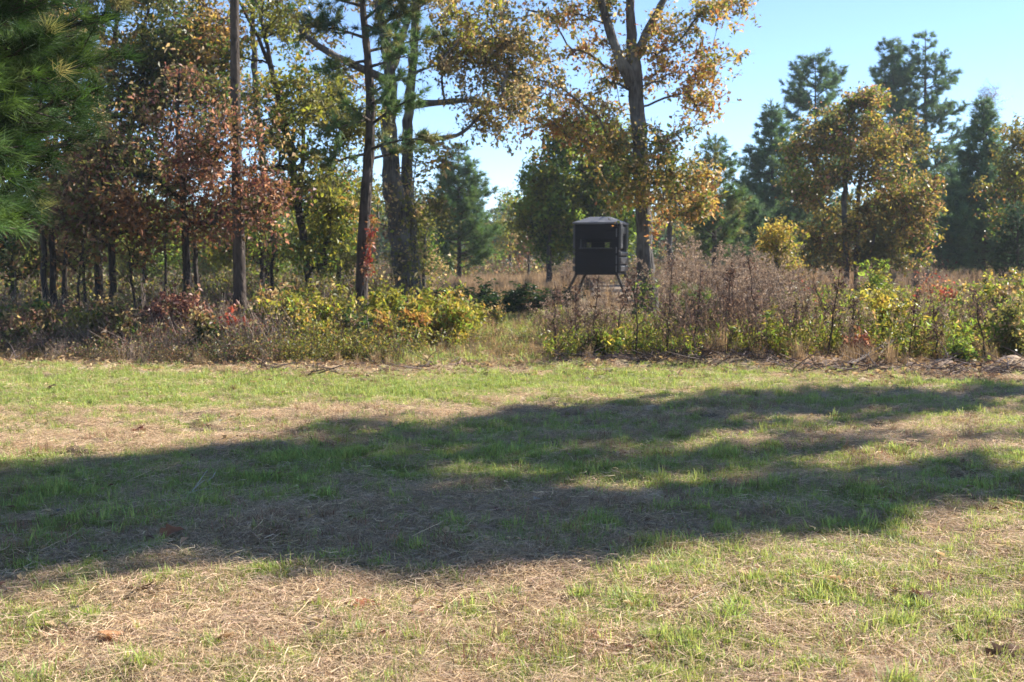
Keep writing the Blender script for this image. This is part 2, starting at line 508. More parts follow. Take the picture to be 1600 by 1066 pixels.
def pine_tree(name, label, base, top, r0, zc, width, rng, tufts=3, L=.22, W=.022, nn=14, pal=(('pine', 6), ('bluegreen', 3), ('pineold', 1)),
              spacing=.45, per=5, taper=.8, lean=None, group=None, density=1.0, shape='cone', bark=None, spread=.55, upturn=.25, dead=.0):
    """straight trunk, whorls of limbs, needle tufts. base, top: world points; zc: crown start height; width: crown radius"""
    base = np.asarray(base, float); top = np.asarray(top, float)
    t = thing(name, base, label, 'tree', group)
    H = top[2] - base[2]
    pts = lean if lean is not None else [(*base, r0), (*(base * .5 + top * .5 + np.array((rng.normal() * .05, 0, 0))), r0 * .62), (*top, .02)]
    p = smooth_path(pts, .3)
    g = Geo()
    rr = p[:, 3] * (1 + .35 * np.exp(-np.clip(p[:, 2] - base[2], 0, None) / .3))
    tube(g, p[:, :3], rr, 10, wob=.035, rng=rng)
    link('trunk', g.mesh('trunk', bark or M_PINEBARK, True, base), t)
    gb = Geo()
    TP, TD = [], []
    z = base[2] + zc
    ph = rng.random() * 6
    while z < top[2] - .1:
        u = (z - base[2] - zc) / max(.1, H - zc)
        if shape == 'cone':
            R = width * (1 - u) ** taper * min(1, .55 + u * 3)
        elif shape == 'flat':
            R = width * (math.sin(math.pi * min(.98, .22 + .74 * u)) ** .7) * (1 if u < .8 else .9)
        else:
            R = width * max(.18, (1 - u ** 2.2)) * min(1, .6 + u * 2)
        cx = np.array([np.interp(z, p[:, 2], p[:, 0]), np.interp(z, p[:, 2], p[:, 1]), z])
        nb = max(2, int(round(per * rng.uniform(.7, 1.3))))
        for b in range(nb):
            if rng.random() > density: continue
            a = ph + b * 2 * math.pi / nb + rng.normal() * .35
            Lb = max(.25, R * rng.uniform(.62, 1.15))
            el = .15 + .45 * u + rng.normal() * .14
            d = np.array((math.cos(a), math.sin(a), 0))
            k = max(4, int(Lb / .28))
            s = np.linspace(0, 1, k)[:, None]
            q = cx + d * s * Lb * math.cos(el) + np.array((0, 0, 1)) * (s * Lb * math.sin(el) * .6 + upturn * Lb * s ** 2.5)
            q[1:] += rng.normal(size=(k - 1, 3)) * .03 * Lb ** .5
            tube(gb, q, np.linspace(.012 + .011 * Lb, .006, k), 4, cap=False)
            sb = max(2, int(Lb / .24 * tufts / 3))
            for m in range(sb):
                f = rng.uniform(.30, 1.0) if m else 1.0
                o = np.array([np.interp(f * (k - 1), np.arange(k), q[:, c]) for c in range(3)])
                dd = unit(d * .8 + np.array((0, 0, .35)) + rng.normal(size=3) * np.array((.7, .7, .35)))
                ls = (.16 + .34 * Lb * (1.1 - f)) * rng.uniform(.6, 1.2)
                e = o + dd * ls
                if m:
                    tube(gb, np.array([o, (o + e) / 2 + np.array((0, 0, -.02)), e]), [.008, .007, .005], 3, cap=False)
                nt_ = 1 + int(ls / .22)
                for x in range(nt_):
                    TP.append(o + (e - o) * ((x + 1) / nt_)); TD.append(dd + np.array((0, 0, .25)))
        ph += 2.4
        z += spacing * rng.uniform(.75, 1.25) * (1 - .35 * u)
    TP.append(top); TD.append(np.array((0, 0, 1.)))
    TP, TD = np.array(TP), np.array(TD)
    tag(link('branchwork', gb.mesh('branchwork', bark or M_PINEBARK, True, base), t), kind='stuff')
    gn = Geo()
    C = palette_cols(TP, list(pal), rng, .8, int(rng.integers(999)), .2)
    needles(gn, TP, TD, L, W, nn, spread, C, rng)
    link('crown', gn.mesh('crown', M_NEEDLE, False, base), t)
    return t


def foot(px, Y):
    p = at(px, HZ, Y)
    return np.array((p[0], Y, float(gz(p[0], Y))))


def trunk_px(px_pts, Y, widths, foot_px=None, jy=0):
    """a trunk through photo points at distance Y; widths in photo pixels"""
    s = F / Y
    f = foot(foot_px if foot_px is not None else px_pts[0][0], Y)
    out = [(f[0], f[1], f[2] - .06, widths[0] / s / 2)]
    for k, ((x, y), w) in enumerate(zip(px_pts, widths)):
        a = at(x, y, Y + jy * k)
        if a[2] > f[2] + .15:
            out.append((*a, w / s / 2))
    return out


def lobe_px(specs, Y):
    """ellipsoid lobes from photo pixels: (px, py, rx_px, ry_px, depth radius m, count[, dY])"""
    s = F / Y
    out = []
    for sp in specs:
        px, py, rx, ry, rd, n = sp[:6]
        yy = Y + (sp[6] if len(sp) > 6 else 0)
        out.append((at(px, py, yy), (rx / s, rd, ry / s), n))
    return out


# ------------------------------------------------------------------ scatter by geometry nodes
PROTO = bpy.data.collections.new('prototypes')   # not linked to the scene


def scatter(name, protos, P, idx, rot, scl, mat_unused=None, kind='stuff'):
    c = bpy.data.collections.new(name + '_kinds')
    for k, me in enumerate(protos):
        c.objects.link(bpy.data.objects.new('%s_%02d' % (name, k), me))
    me = bpy.data.meshes.new(name)
    P = np.asarray(P, np.float32)
    me.vertices.add(len(P)); me.vertices.foreach_set('co', P.ravel())
    a = me.attributes.new('rot', 'FLOAT_VECTOR', 'POINT'); a.data.foreach_set('vector', np.asarray(rot, np.float32).ravel())
    a = me.attributes.new('scl', 'FLOAT', 'POINT'); a.data.foreach_set('value', np.asarray(scl, np.float32))
    a = me.attributes.new('idx', 'INT', 'POINT'); a.data.foreach_set('value', np.asarray(idx, np.int32))
    me.update()
    o = link(name, me)
    o['kind'] = kind
    ng = bpy.data.node_groups.new(name, 'GeometryNodeTree')
    ng.interface.new_socket('Geometry', in_out='INPUT', socket_type='NodeSocketGeometry')
    ng.interface.new_socket('Geometry', in_out='OUTPUT', socket_type='NodeSocketGeometry')
    n = ng.nodes
    gi, go = n.new('NodeGroupInput'), n.new('NodeGroupOutput')
    ci = n.new('GeometryNodeCollectionInfo'); ci.inputs['Collection'].default_value = c
    ci.inputs['Separate Children'].default_value = True; ci.inputs['Reset Children'].default_value = True
    ip = n.new('GeometryNodeInstanceOnPoints'); ip.inputs['Pick Instance'].default_value = True
    def attr(nm, ty):
        q = n.new('GeometryNodeInputNamedAttribute'); q.data_type = ty; q.inputs['Name'].default_value = nm
        return [s for s in q.outputs if s.enabled and s.name == 'Attribute'][0]
    L = ng.links.new
    L(gi.outputs[0], ip.inputs['Points']); L(ci.outputs[0], ip.inputs['Instance'])
    L(attr('idx', 'INT'), ip.inputs['Instance Index'])
    L(attr('scl', 'FLOAT'), ip.inputs['Scale'])
    er = n.new('FunctionNodeEulerToRotation'); L(attr('rot', 'FLOAT_VECTOR'), er.inputs[0]); L(er.outputs[0], ip.inputs['Rotation'])
    L(ip.outputs[0], go.inputs[0])
    md = o.modifiers.new('scatter', 'NODES'); md.node_group = ng
    return o


def yaw(n, rng, tilt=.12):
    return np.stack([rng.normal(size=n) * tilt, rng.normal(size=n) * tilt, rng.random(n) * 6.283], 1)


def field_pts(n, y0, y1, rng, pw=1.0, margin=2.4, xr=None):
    """random ground points in the wedge the camera sees (and a margin), denser near"""
    u = rng.random(n)
    y = 1 / ((1 - u) / y0 ** pw + u / y1 ** pw) ** (1 / pw) if pw else y0 + (y1 - y0) * u
    hw = y * .445 + margin
    x = rng.uniform(-1, 1, n) * hw
    return x, y


# ------------------------------------------------------------------ ground
def axis(lo, hi, fine, far):
    a = list(np.arange(lo, hi + 1e-6, fine))
    st = fine
    up, dn = a[-1], a[0]
    U, D = [], []
    while up < far: st *= 1.16; up += st; U.append(up)
    st = fine
    while dn > -far: st *= 1.16; dn -= st; D.append(dn)
    return np.array(D[::-1] + a + U)


gx = axis(-8.0, 8.0, .05, 330)
gy = axis(3.4, 17.5, .05, 330)
XX, YY = np.meshgrid(gx, gy)
ZZ = gz(XX, YY)
ZZ = np.where((abs(XX) > 60) | (YY > 150) | (YY < -40), 0.0, ZZ)
nx, ny = len(gx), len(gy)
GV = np.stack([XX, YY, ZZ], -1).reshape(-1, 3)
i = np.arange(ny - 1)[:, None] * nx + np.arange(nx - 1)[None, :]
GQ = np.stack([i, i + 1, i + nx + 1, i + nx], -1).reshape(-1, 4)
gr = green(XX, YY)
soil = np.array((.09, .062, .045)); thatch = np.array((.55, .44, .30)); turf = np.array((.27, .29, .10)); pinkl = np.array((.42, .31, .23))
a1 = np.clip((.5 * fbm(XX * 2.2, YY * 2.6, 51, 3) + .5 * fbm(XX * 9, YY * 9, 57, 2) - .36) * 5, 0, 1)[..., None]
GC = soil * (1 - a1) + thatch * a1
gg = np.clip(gr * 1.25 - .25, 0, 1)[..., None]
GC = GC * (1 - .75 * gg) + turf * .75 * gg
ed = np.clip((YY - edge_y(XX)) / .8, 0, 1)[..., None]
mid = pinkl * np.clip(.4 + .9 * fbm(XX * 1.5, YY * 1.5, 61, 3), 0, 1.2)[..., None]
path = np.exp(-((XX - (.2 + .02 * (YY - 16))) / (1.6 + .03 * YY)) ** 2)[..., None]
mid = mid * (1 - .6 * path) + np.array((.22, .22, .085)) * .6 * path
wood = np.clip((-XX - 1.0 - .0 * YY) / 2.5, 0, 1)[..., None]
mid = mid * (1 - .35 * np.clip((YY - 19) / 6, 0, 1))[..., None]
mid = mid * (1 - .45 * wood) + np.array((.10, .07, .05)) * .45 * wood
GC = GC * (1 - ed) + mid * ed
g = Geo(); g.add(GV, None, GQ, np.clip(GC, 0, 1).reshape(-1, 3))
m, nt, N, bs, out = new_mat('field_soil')
ca = N.new('ShaderNodeAttribute'); ca.attribute_name = 'Col'
tc = N.new('ShaderNodeTexCoord')
n1 = N.new('ShaderNodeTexNoise'); n1.inputs['Scale'].default_value = 38; n1.inputs['Detail'].default_value = 7; n1.inputs['Roughness'].default_value = .7
nt.links.new(tc.outputs['Object'], n1.inputs['Vector'])
mr = N.new('ShaderNodeMapRange'); mr.inputs['From Min'].default_value = .3; mr.inputs['From Max'].default_value = .72
mr.inputs['To Min'].default_value = .45; mr.inputs['To Max'].default_value = 1.35
nt.links.new(n1.outputs['Fac'], mr.inputs['Value'])
mu = N.new('ShaderNodeVectorMath'); mu.operation = 'SCALE'
nt.links.new(ca.outputs['Color'], mu.inputs[0]); nt.links.new(mr.outputs[0], mu.inputs['Scale'])
nt.links.new(mu.outputs[0], bs.inputs['Base Color'])
bs.inputs['Roughness'].default_value = .95; bs.inputs['Specular IOR Level'].default_value = .1
bp = N.new('ShaderNodeBump'); bp.inputs['Strength'].default_value = .8; bp.inputs['Distance'].default_value = .02
nt.links.new(n1.outputs['Fac'], bp.inputs['Height']); nt.links.new(bp.outputs[0], bs.inputs['Normal'])
tag(link('ground', g.mesh('ground', m, True)), kind='structure')

# ------------------------------------------------------------------ hunting blind
M_POLY = plain('moulded_plastic', (.006, .006, .009), .6, .15, (3.0, (.010, .010, .014)), .15)
M_ROOF = plain('roof_plastic', (.10, .10, .11), .55, .5, (5.0, (.14, .14, .15)), .1)
M_BULGE_LIT = plain('sunlit_bulge_plastic', (.05, .05, .056), .35, .6, (5.0, (.075, .075, .082)), .1)  # paler than the walls: sunlight on the side bulges put into the colour
M_LEG = plain('weathered_post', (.035, .028, .024), .8, .2, (9.0, (.08, .066, .055)), .4)
M_PALE = plain('pale_trim', (.35, .35, .36), .6, .4)


def box_geo(g, x0, x1, y0, y1, z0, z1, bev=.012, col=(.1, .1, .1)):
    b = min(bev, (x1 - x0) * .3, (y1 - y0) * .3, (z1 - z0) * .3)
    V, = [[]]
    for (z, ins) in ((z0, b), (z0 + b, 0), (z1 - b, 0), (z1, b)):
        for (x, y) in ((x0 + ins + b * 0, y0 + ins), (x1 - ins, y0 + ins), (x1 - ins, y1 - ins), (x0 + ins, y1 - ins)):
            V.append((x, y, z))
    Q = [(3, 2, 1, 0), (12, 13, 14, 15)]
    for k in range(3):
        for j in range(4):
            Q.append((k * 4 + j, k * 4 + (j + 1) % 4, k * 4 + 4 + (j + 1) % 4, k * 4 + 4 + j))
    g.add(V, None, np.array(Q), col)


def hunting_blind():
    Y = 37.5
    c = foot(939, Y + .8)
    t = thing('hunting_blind', c, 'black boxy hunting blind on splayed legs with pale windows, left of the big oak trunk', 'hunting blind', rz=math.radians(-15.5))
    def part(name, mat, boxes, parent=t, bev=.012, label=None):
        g = Geo()
        for b in boxes: box_geo(g, *b, bev=bev)
        o = link(name, g.mesh(name, mat, False), parent)
        if label: o['label'] = label
        return o
    w, d, zb, zt = .72, .74, 1.05, 2.64            # half width, half depth, floor, eaves
    T = .05
    wz0, wz1 = 1.86, 2.16                          # window band
    part('floor', M_POLY, [(-w, w, -d, d, zb - .06, zb)])
    # front wall with one long window slot
    fw = part('front_wall', M_POLY, [(-w + .002, w - .002, -d, -d + T, zb + .002, wz0), (-w + .002, w - .002, -d, -d + T, wz1, zt),
                                     (-w + .002, -.56, -d, -d + T, wz0 + .001, wz1 - .001), (.50, w - .002, -d, -d + T, wz0 + .001, wz1 - .001)])
    part('window_frame', M_POLY, [(-.60, .54, -d - .035, -d - .002, wz1 - .01, wz1 + .035), (-.60, .54, -d - .035, -d - .002, wz0 - .035, wz0 + .01)], fw)
    part('sill', M_ROOF, [(-.58, .52, -d - .05, -d - .037, wz0 - .005, wz0 + .012)], fw, .003)
    for zz in (1.28, 1.52, 1.74, 2.40):
        part('rib', M_POLY, [(-w + .06, w - .12, -d - .022, -d - .001, zz - .03, zz + .03)], fw)
    for (z0, z1) in ((1.08, 1.30), (1.34, 1.62), (1.70, 1.90), (2.22, 2.50)):
        part('corner_strip', M_ROOF, [(w - .085, w - .05, -d - .02, -d - .001, z0, z1)], fw, .008)
    # back wall with two window openings
    bw = [(-w + .002, w - .002, d - T, d, zb + .002, wz0 - .04), (-w + .002, w - .002, d - T, d, wz1 - .10, zt)]
    xs = [(-w + .002, -.64), (-.47, -.01), (.16, w - .002)]
    for (x0, x1) in xs: bw.append((x0, x1, d - T, d, wz0 - .039, wz1 - .101))
    part('back_wall', M_POLY, bw)
    # side walls with a window each and moulded bulges
    for s in (-1, 1):
        x0, x1 = (w - T + .004, w + .004) if s > 0 else (-w - .004, -w + T - .004)
        sw = part('side_wall', M_POLY, [(x0, x1, -d + T + .001, d - T - .001, zb + .003, wz0 - .08), (x0, x1, -d + T + .001, d - T - .001, wz1 + .12, zt - .002),
                                        (x0, x1, -d + T + .001, -.30, wz0 - .079, wz1 + .119), (x0, x1, .30, d - T - .001, wz0 - .079, wz1 + .119)])
        xo0, xo1 = (w + .005, w + .075) if s > 0 else (-w - .075, -w - .005)
        for (z0, z1) in ((1.10, 1.28), (1.34, 1.56), (1.62, 1.74)):
            part('bulge', M_BULGE_LIT, [(xo0, xo1, -d + .04, d - .06, z0, z1)], sw, .03)
        part('bulge', M_BULGE_LIT, [(xo0, xo1, -d + .04, -.34, 1.84, 2.62)], sw, .03)
        part('bulge', M_BULGE_LIT, [(xo0, xo1, .34, d - .06, 1.84, 2.62)], sw, .03)
        part('bulge', M_BULGE_LIT, [(xo0, xo1 - .02 * (s > 0), -.32, .32, 2.34, 2.56)], sw, .03)
        part('hinge', M_ROOF, [(xo1 - .01, xo1 + .01, -d + .1, -d + .2, 1.9, 1.98)], sw, .003)
    # low hipped roof with overhanging rim
    g = Geo()
    o = .075
    ring = [(-w - o, -d - o), (w + o, -d - o), (w + o, d + o), (-w - o, d + o)]
    V = [(x, y, zt) for x, y in ring] + [(x, y, zt + .06) for x, y in ring] + [(x * .93, y * .93, zt + .075) for x, y in ring] + [(x * .38, y * .38, zt + .25) for x, y in ring]
    Q = [(3, 2, 1, 0), (12, 13, 14, 15)]
    for k in range(3):
        for j in range(4): Q.append((k * 4 + j, k * 4 + (j + 1) % 4, k * 4 + 4 + (j + 1) % 4, k * 4 + 4 + j))
    g.add(V, None, np.array(Q))
    link('roof', g.mesh('roof', M_ROOF), t)
    for (sx, sy) in ((-1, -1), (1, -1), (1, 1), (-1, 1)):
        g = Geo()
        tube(g, [(sx * .68, sy * .70, zb - .055), (sx * 1.18, sy * 1.05, -.08)], .048, 8)
        l = link('leg', g.mesh('leg', M_LEG, True), t)


hunting_blind()

# ------------------------------------------------------------------ the big oak beside the blind
rng = np.random.default_rng(101)
Y = 32.0
tr = [trunk_px([(1012, 480), (1008, 400), (1004, 300), (998, 200), (992, 130), (988, 70), (984, 0), (975, -120)], Y, (31, 27, 24.5, 23, 25, 17, 13, 7), 1012),
      [(*at(990, 130, Y), .19), (*at(965, 85, Y - .3), .14), (*at(946, 30, Y - .5), .11), (*at(930, -60, Y - .8), .08)],
      [(*at(992, 95, Y), .15), (*at(1010, 50, Y + .2), .11), (*at(1035, 5, Y + .4), .1), (*at(1075, -80, Y + .5), .06)]]
lb = lobe_px([(990, -60, 170, 70, 2.4, 50), (870, 40, 60, 40, 1.6, 12), (800, 20, 50, 30, 1.2, 6), (885, 150, 95, 45, 2.3, 30), (800, 165, 60, 45, 1.8, 18), (990, 285, 42, 40, 1.0, 14, -1.2), (965, 310, 26, 24, .8, 6, -1),
              (865, 200, 75, 40, 2.0, 16), (1060, 25, 55, 35, 1.6, 14), (1120, 10, 45, 22, 1.2, 8), (1115, 95, 28, 28, .9, 11), (1085, 165, 40, 38, 1.2, 10),
              (1045, 130, 40, 30, 1.2, 8), (930, 100, 48, 42, 1.2, 16), (1045, 230, 50, 38, 1.0, 16, -1.4), (1085, 275, 58, 34, 1.1, 18, -1.4), (960, 235, 45, 38, 1.2, 16),
              (1070, 325, 45, 22, .9, 9, -1.5), (955, 10, 40, 30, 1.0, 10), (1010, 60, 40, 35, 1.0, 8), (1165, 20, 15, 15, .5, 2)], Y)
broad_tree('oak_tree', 'big oak with thick grey trunk and gold rust leaves, right beside the black blind', 'tree', foot(1012, Y), tr, lobes(rng, lb),
           [('brown', 1.2), ('green', 1.4), ('olive', 4), ('gold', 2.6), ('tan', 2.5), ('ygreen', 2), ('orange', 1.3), ('rust', .6)], rng, per=66, sig=.30, size=.145, rt=.0085, sides=16, zmin=3.0, flare=1.35, colscale=.5)

# ------------------------------------------------------------------ double trunked oak wrapped in vines
rng = np.random.default_rng(102)
Y = 29.0
tr = [trunk_px([(634, 450), (626, 380), (615, 300), (606, 200), (612, 120), (598, 40), (570, -80)], Y, (34, 31, 31, 25, 19, 15, 8), 640),
      trunk_px([(646, 450), (642, 380), (636, 300), (636, 200), (644, 110), (650, 30), (665, -90)], Y + .5, (24, 20, 18, 17, 14, 12, 7), 652),
      [(*at(612, 130, Y), .12), (*at(560, 105, Y - .4), .10), (*at(505, 80, Y - .7), .08), (*at(460, 40, Y - 1), .05)],
      [(*at(640, 165, Y), .10), (*at(690, 160, Y), .075), (*at(735, 155, Y), .06), (*at(790, 168, Y - .2), .04)],
      [(*at(650, 222, Y), .07), (*at(690, 215, Y), .06), (*at(725, 213, Y - .3), .045), (*at(750, 180, Y - .4), .03)],
      [(*at(612, 110, Y), .11), (*at(628, 60, Y + .4), .09), (*at(655, -20, Y + .6), .06)]]
lb = lobe_px([(640, -50, 130, 60, 2.2, 42), (750, 30, 75, 50, 1.8, 30), (745, 110, 70, 45, 1.6, 26), (815, 70, 45, 45, 1.2, 14), (815, 140, 40, 40, 1.2, 10), (770, 160, 55, 30, 1.2, 14), (780, 75, 45, 45, 1.3, 13), (700, 75, 40, 40, 1.2, 8),
              (480, 50, 50, 30, 1.2, 9), (680, 250, 30, 35, .9, 6), (690, 310, 14, 26, .6, 5), (540, 130, 40, 20, 1, 6), (770, 205, 30, 20, .7, 4)], Y)
broad_tree('oak_tree', 'vine wrapped oak with two dark trunks side by side and tan yellow leaves', 'tree', foot(640, Y), tr, lobes(rng, lb),
           [('olive', 3), ('tan', 4), ('gold', 1.6), ('brown', .8), ('ygreen', 2.4)], rng, per=60, sig=.3, size=.13, rt=.0085, sides=14, zmin=2.6, flare=1.3, ntr=2)


# ------------------------------------------------------------------ other broadleaf trees of the left wood
def simple_tree(seed, label, Y, px_pts, widths, lob, pal, foot_px=None, name='broadleaf_tree', extra=(), **kw):
    rng = np.random.default_rng(seed)
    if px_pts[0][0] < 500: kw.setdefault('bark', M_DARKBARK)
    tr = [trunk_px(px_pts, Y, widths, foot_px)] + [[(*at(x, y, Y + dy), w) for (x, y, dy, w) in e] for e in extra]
    return broad_tree(name, label, 'tree', foot(foot_px if foot_px is not None else px_pts[0][0], Y), tr, lobes(rng, lobe_px(lob, Y)), pal, rng, **kw)


simple_tree(111, 'olive brown oak with thin dark trunk between near pine and red leaved tree', 25.0,
            [(156, 460), (152, 380), (146, 300), (165, 180), (180, 60), (190, -40)], (13, 12, 11, 10, 8, 5),
            [(200, -20, 120, 60, 2, 50), (160, 70, 80, 60, 2, 40), (250, 80, 90, 60, 2, 46), (300, 30, 60, 50, 2, 24), (230, 150, 100, 45, 2, 40), (140, 170, 60, 50, 1.5, 24)],
            [('dark', 1), ('olive', 4), ('green', 2), ('brown', 2), ('gold', 2), ('tan', 1), ('rust', .6)], per=95, sig=.34, size=.125, name='oak_tree')
simple_tree(112, 'shady dark green oak with paired slim trunks behind the near pine at the left edge', 23.0,
            [(70, 470), (68, 380), (62, 300), (55, 150), (50, 0)], (10, 9, 9, 8, 5),
            [(40, 200, 90, 70, 1.8, 40), (60, 60, 110, 80, 2, 46), (20, 310, 70, 40, 1.6, 26), (110, 290, 50, 40, 1.6, 22)],
            [('dark', 1.5), ('olive', 3), ('rust', 1), ('brown', 2), ('green', 2), ('tan', 1)], per=60, sig=.34, size=.15, name='oak_tree',
            extra=[[(84, 520, .2, .07), (83, 420, .2, .06), (80, 300, .2, .05), (95, 120, .3, .04)]])
simple_tree(113, 'dark red leaved gum tree in front of the tall bare pine pole', 21.0,
            [(292, 440), (290, 380), (287, 300), (280, 220), (276, 150), (280, 105)], (14, 12, 11, 9, 6, 3),
            [(285, 150, 70, 40, 1.5, 22), (230, 220, 80, 50, 1.6, 30), (330, 220, 70, 60, .9, 26, -1.6), (200, 280, 50, 35, 1.4, 14), (290, 290, 80, 40, 1.6, 22), (390, 318, 42, 34, .7, 18, -1.6), (170, 215, 35, 30, 1, 14), (310, 345, 40, 20, 1, 8)],
            [('maroon', 1.2), ('rust', 2), ('brown', 1.4), ('pink', 2.6), ('olive', 4), ('green', 1.5), ('tan', 2)], per=78, sig=.32, size=.10, name='gum_tree')
simple_tree(114, 'rusty leaved young tree with a crooked stem, left of the red leaved gum', 20.5,
            [(176, 470), (176, 400), (172, 330), (150, 250), (150, 190)], (11, 10, 9, 7, 3),
            [(130, 250, 50, 40, 1.2, 24), (180, 320, 60, 35, 1.2, 26), (110, 330, 50, 30, 1.2, 20), (230, 340, 40, 25, 1, 12)],
            [('rust', 2.5), ('brown', 2.5), ('olive', 3), ('maroon', 1.5), ('tan', 1)], per=70, sig=.3, size=.12)
simple_tree(115, 'slender grey tree leaning left with a forked top and light green leaves', 25.0,
            [(487, 440), (478, 400), (466, 320), (456, 240), (440, 170), (425, 110), (412, 50), (395, -20)], (14, 12, 12, 11, 9, 7, 6, 4),
            [(480, 140, 70, 40, 1.6, 26), (520, 190, 60, 50, 1.6, 30), (440, 200, 60, 60, 1.6, 24), (500, 270, 70, 50, 1.6, 30), (540, 330, 40, 50, 1.4, 24), (430, 290, 50, 30, 1.4, 12), (420, 20, 60, 40, 1.5, 20), (510, 390, 50, 30, 1.2, 14), (370, 90, 30, 40, 1, 8)],
            [('olive', 3), ('ygreen', 3), ('green', 2.5), ('gold', 1), ('tan', .6)], per=78, sig=.3, size=.12,
            extra=[[(470, 300, 0, .06), (474, 220, .1, .045), (476, 150, .1, .025)], [(466, 262, 0, .07), (420, 262, -.3, .05), (384, 264, -.5, .03)], [(428, 115, 0, .06), (405, 60, .1, .04), (372, 0, .2, .03)]])
simple_tree(116, 'tall golden green oak filling the sky behind the bare pine pole', 36.0,
            [(420, 430), (416, 300), (400, 160), (395, 30), (390, -60)], (13, 12, 10, 8, 4),
            [(390, -40, 110, 50, 2.5, 30), (320, 60, 60, 55, 2, 16), (350, 150, 50, 40, 2, 12), (420, 350, 60, 50, 2, 26), (360, 390, 60, 40, 2, 22)],
            [('olive', 3), ('ygreen', 2), ('gold', 1.5), ('green', 2), ('brown', 1)], per=75, sig=.4, size=.17, name='oak_tree')
simple_tree(117, 'yellow green sapling between the pole and the leaning tree', 33.0,
            [(410, 440), (408, 380), (405, 320), (400, 270)], (7, 6, 5, 3),
            [(400, 330, 40, 40, 1.6, 12), (430, 395, 50, 30, 1.6, 12)],
            [('lime', 3), ('ygreen', 3), ('green', 3)], per=70, sig=.35, size=.13, name='sapling_tree')
simple_tree(118, 'sunlit green sapling seen between the dark trunks on the left', 34.0,
            [(225, 440), (228, 390), (230, 330)], (7, 6, 3),
            [(230, 360, 40, 40, 1.4, 12), (250, 405, 40, 25, 1.4, 8)],
            [('lime', 3), ('ygreen', 2), ('green', 4), ('gold', .6)], per=70, sig=.35, size=.13, name='sapling_tree')
simple_tree(119, 'green sapling rising between the creeper covered pine and the leaning tree', 31.0,
            [(530, 450), (528, 380), (532, 310)], (8, 7, 3),
            [(535, 350, 45, 60, 1.6, 34), (520, 420, 50, 30, 1.6, 22), (500, 300, 30, 40, 1.5, 14)],
            [('olive', 3), ('ygreen', 3), ('green', 3), ('gold', .7)], per=70, sig=.33, size=.12, name='sapling_tree')
simple_tree(120, 'brown green young tree at the far left edge under the near pine', 26.0,
            [(20, 460), (22, 400), (25, 340)], (9, 8, 4),
            [(20, 370, 60, 50, 1.6, 30), (70, 400, 50, 40, 1.6, 22), (-40, 330, 60, 60, 1.6, 20)],
            [('brown', 2), ('olive', 3), ('rust', 1), ('dark', 3)], per=70, sig=.33, size=.13)
simple_tree(121, 'tangled green young tree right of the vine wrapped double trunk', 33.0,
            [(662, 430), (664, 380), (668, 330)], (6, 5, 3),
            [(662, 330, 22, 50, 1, 18), (660, 400, 30, 30, 1, 14), (575, 290, 30, 60, 1.2, 20)],
            [('olive', 3), ('ygreen', 3), ('green', 3), ('tan', 1)], per=60, sig=.28, size=.11, name='sapling_tree')
LM = [('lime', 4), ('ygreen', 3), ('green', 2)]
LG = [('ygreen', 3), ('lime', 2), ('gold', 1), ('olive', 2)]
for seed_, px_, Y_, top_, lab_, pal_ in [
        (122, 20, 54, 318, 'sunlit lime young tree beyond the wood at the left edge', LM), (123, 108, 57, 300, 'sunlit lime young tree seen right of the paired trunks', LM),
        (124, 178, 53, 330, 'small gold green young tree beyond the two rusty stems', LG), (125, 250, 56, 305, 'sunlit lime young tree far behind the thin forked stem', LM),
        (126, 335, 54, 312, 'bright young tree seen between the gum stem and the bare pole', LG), (127, 412, 57, 322, 'sunlit young tree beyond the wood right of the bare pole', LM),
        (128, 505, 55, 300, 'sunlit young tree far behind the leaning tree', LM), (129, 672, 66, 330, 'pale green young tree left of the lone full pine', LG)]:
    m_ = (top_ + 440) / 2
    simple_tree(seed_, lab_, Y_, [(px_, 440), (px_ + 2, 390), (px_ - 2, top_ + 20)], (5, 4, 2),
                [(px_, top_ + 30, 34, 30, 1.3, 22), (px_ - 14, m_, 44, 34, 1.5, 30), (px_ + 18, m_ + 22, 42, 30, 1.5, 28), (px_, 425, 44, 16, 1.4, 16)], pal_,
                per=62, sig=.4, size=.18, name='sapling_tree', bark=M_OAKBARK, zmin=.5)
# slim bare stems standing in the shade
for k, (px, y1, w, lean, Y, lab) in enumerate([(100, 330, 9, 6, 24.5, 'slim dark stem just right of the paired trunks at the left edge'),
                                               (133, 340, 5, -8, 23, 'thin crooked grey stem between dark trunks at left'),
                                               (258, 300, 5, 3, 22, 'thin forked stem rising left of the red leaved gum'),
                                               (308, 330, 9, -4, 22.5, 'slim dark stem touching the right of the gum trunk'),
                                               (424, 360, 6, 4, 27, 'short thin stem right of the bare pine pole'),
                                               (210, 380, 4, -12, 20.5, 'thin leaning sapling stem with bare twigs on the left'),
                                               (120, 360, 4, 14, 20.2, 'thin dead stem slanting among the left shrubs')]):
    simple_tree(130 + k, lab, Y, [(px, 460), (px + lean * .4, 410), (px + lean, y1)], (w, w * .85, w * .5),
                [(px + lean, y1, 30, 30, .8, 9), (px + lean * .6, y1 + 50, 25, 25, .6, 5)],
                [('brown', 2), ('olive', 3), ('rust', 1)], per=26, sig=.22, size=.11, name='slim_tree', sides=7, zmin=.8)

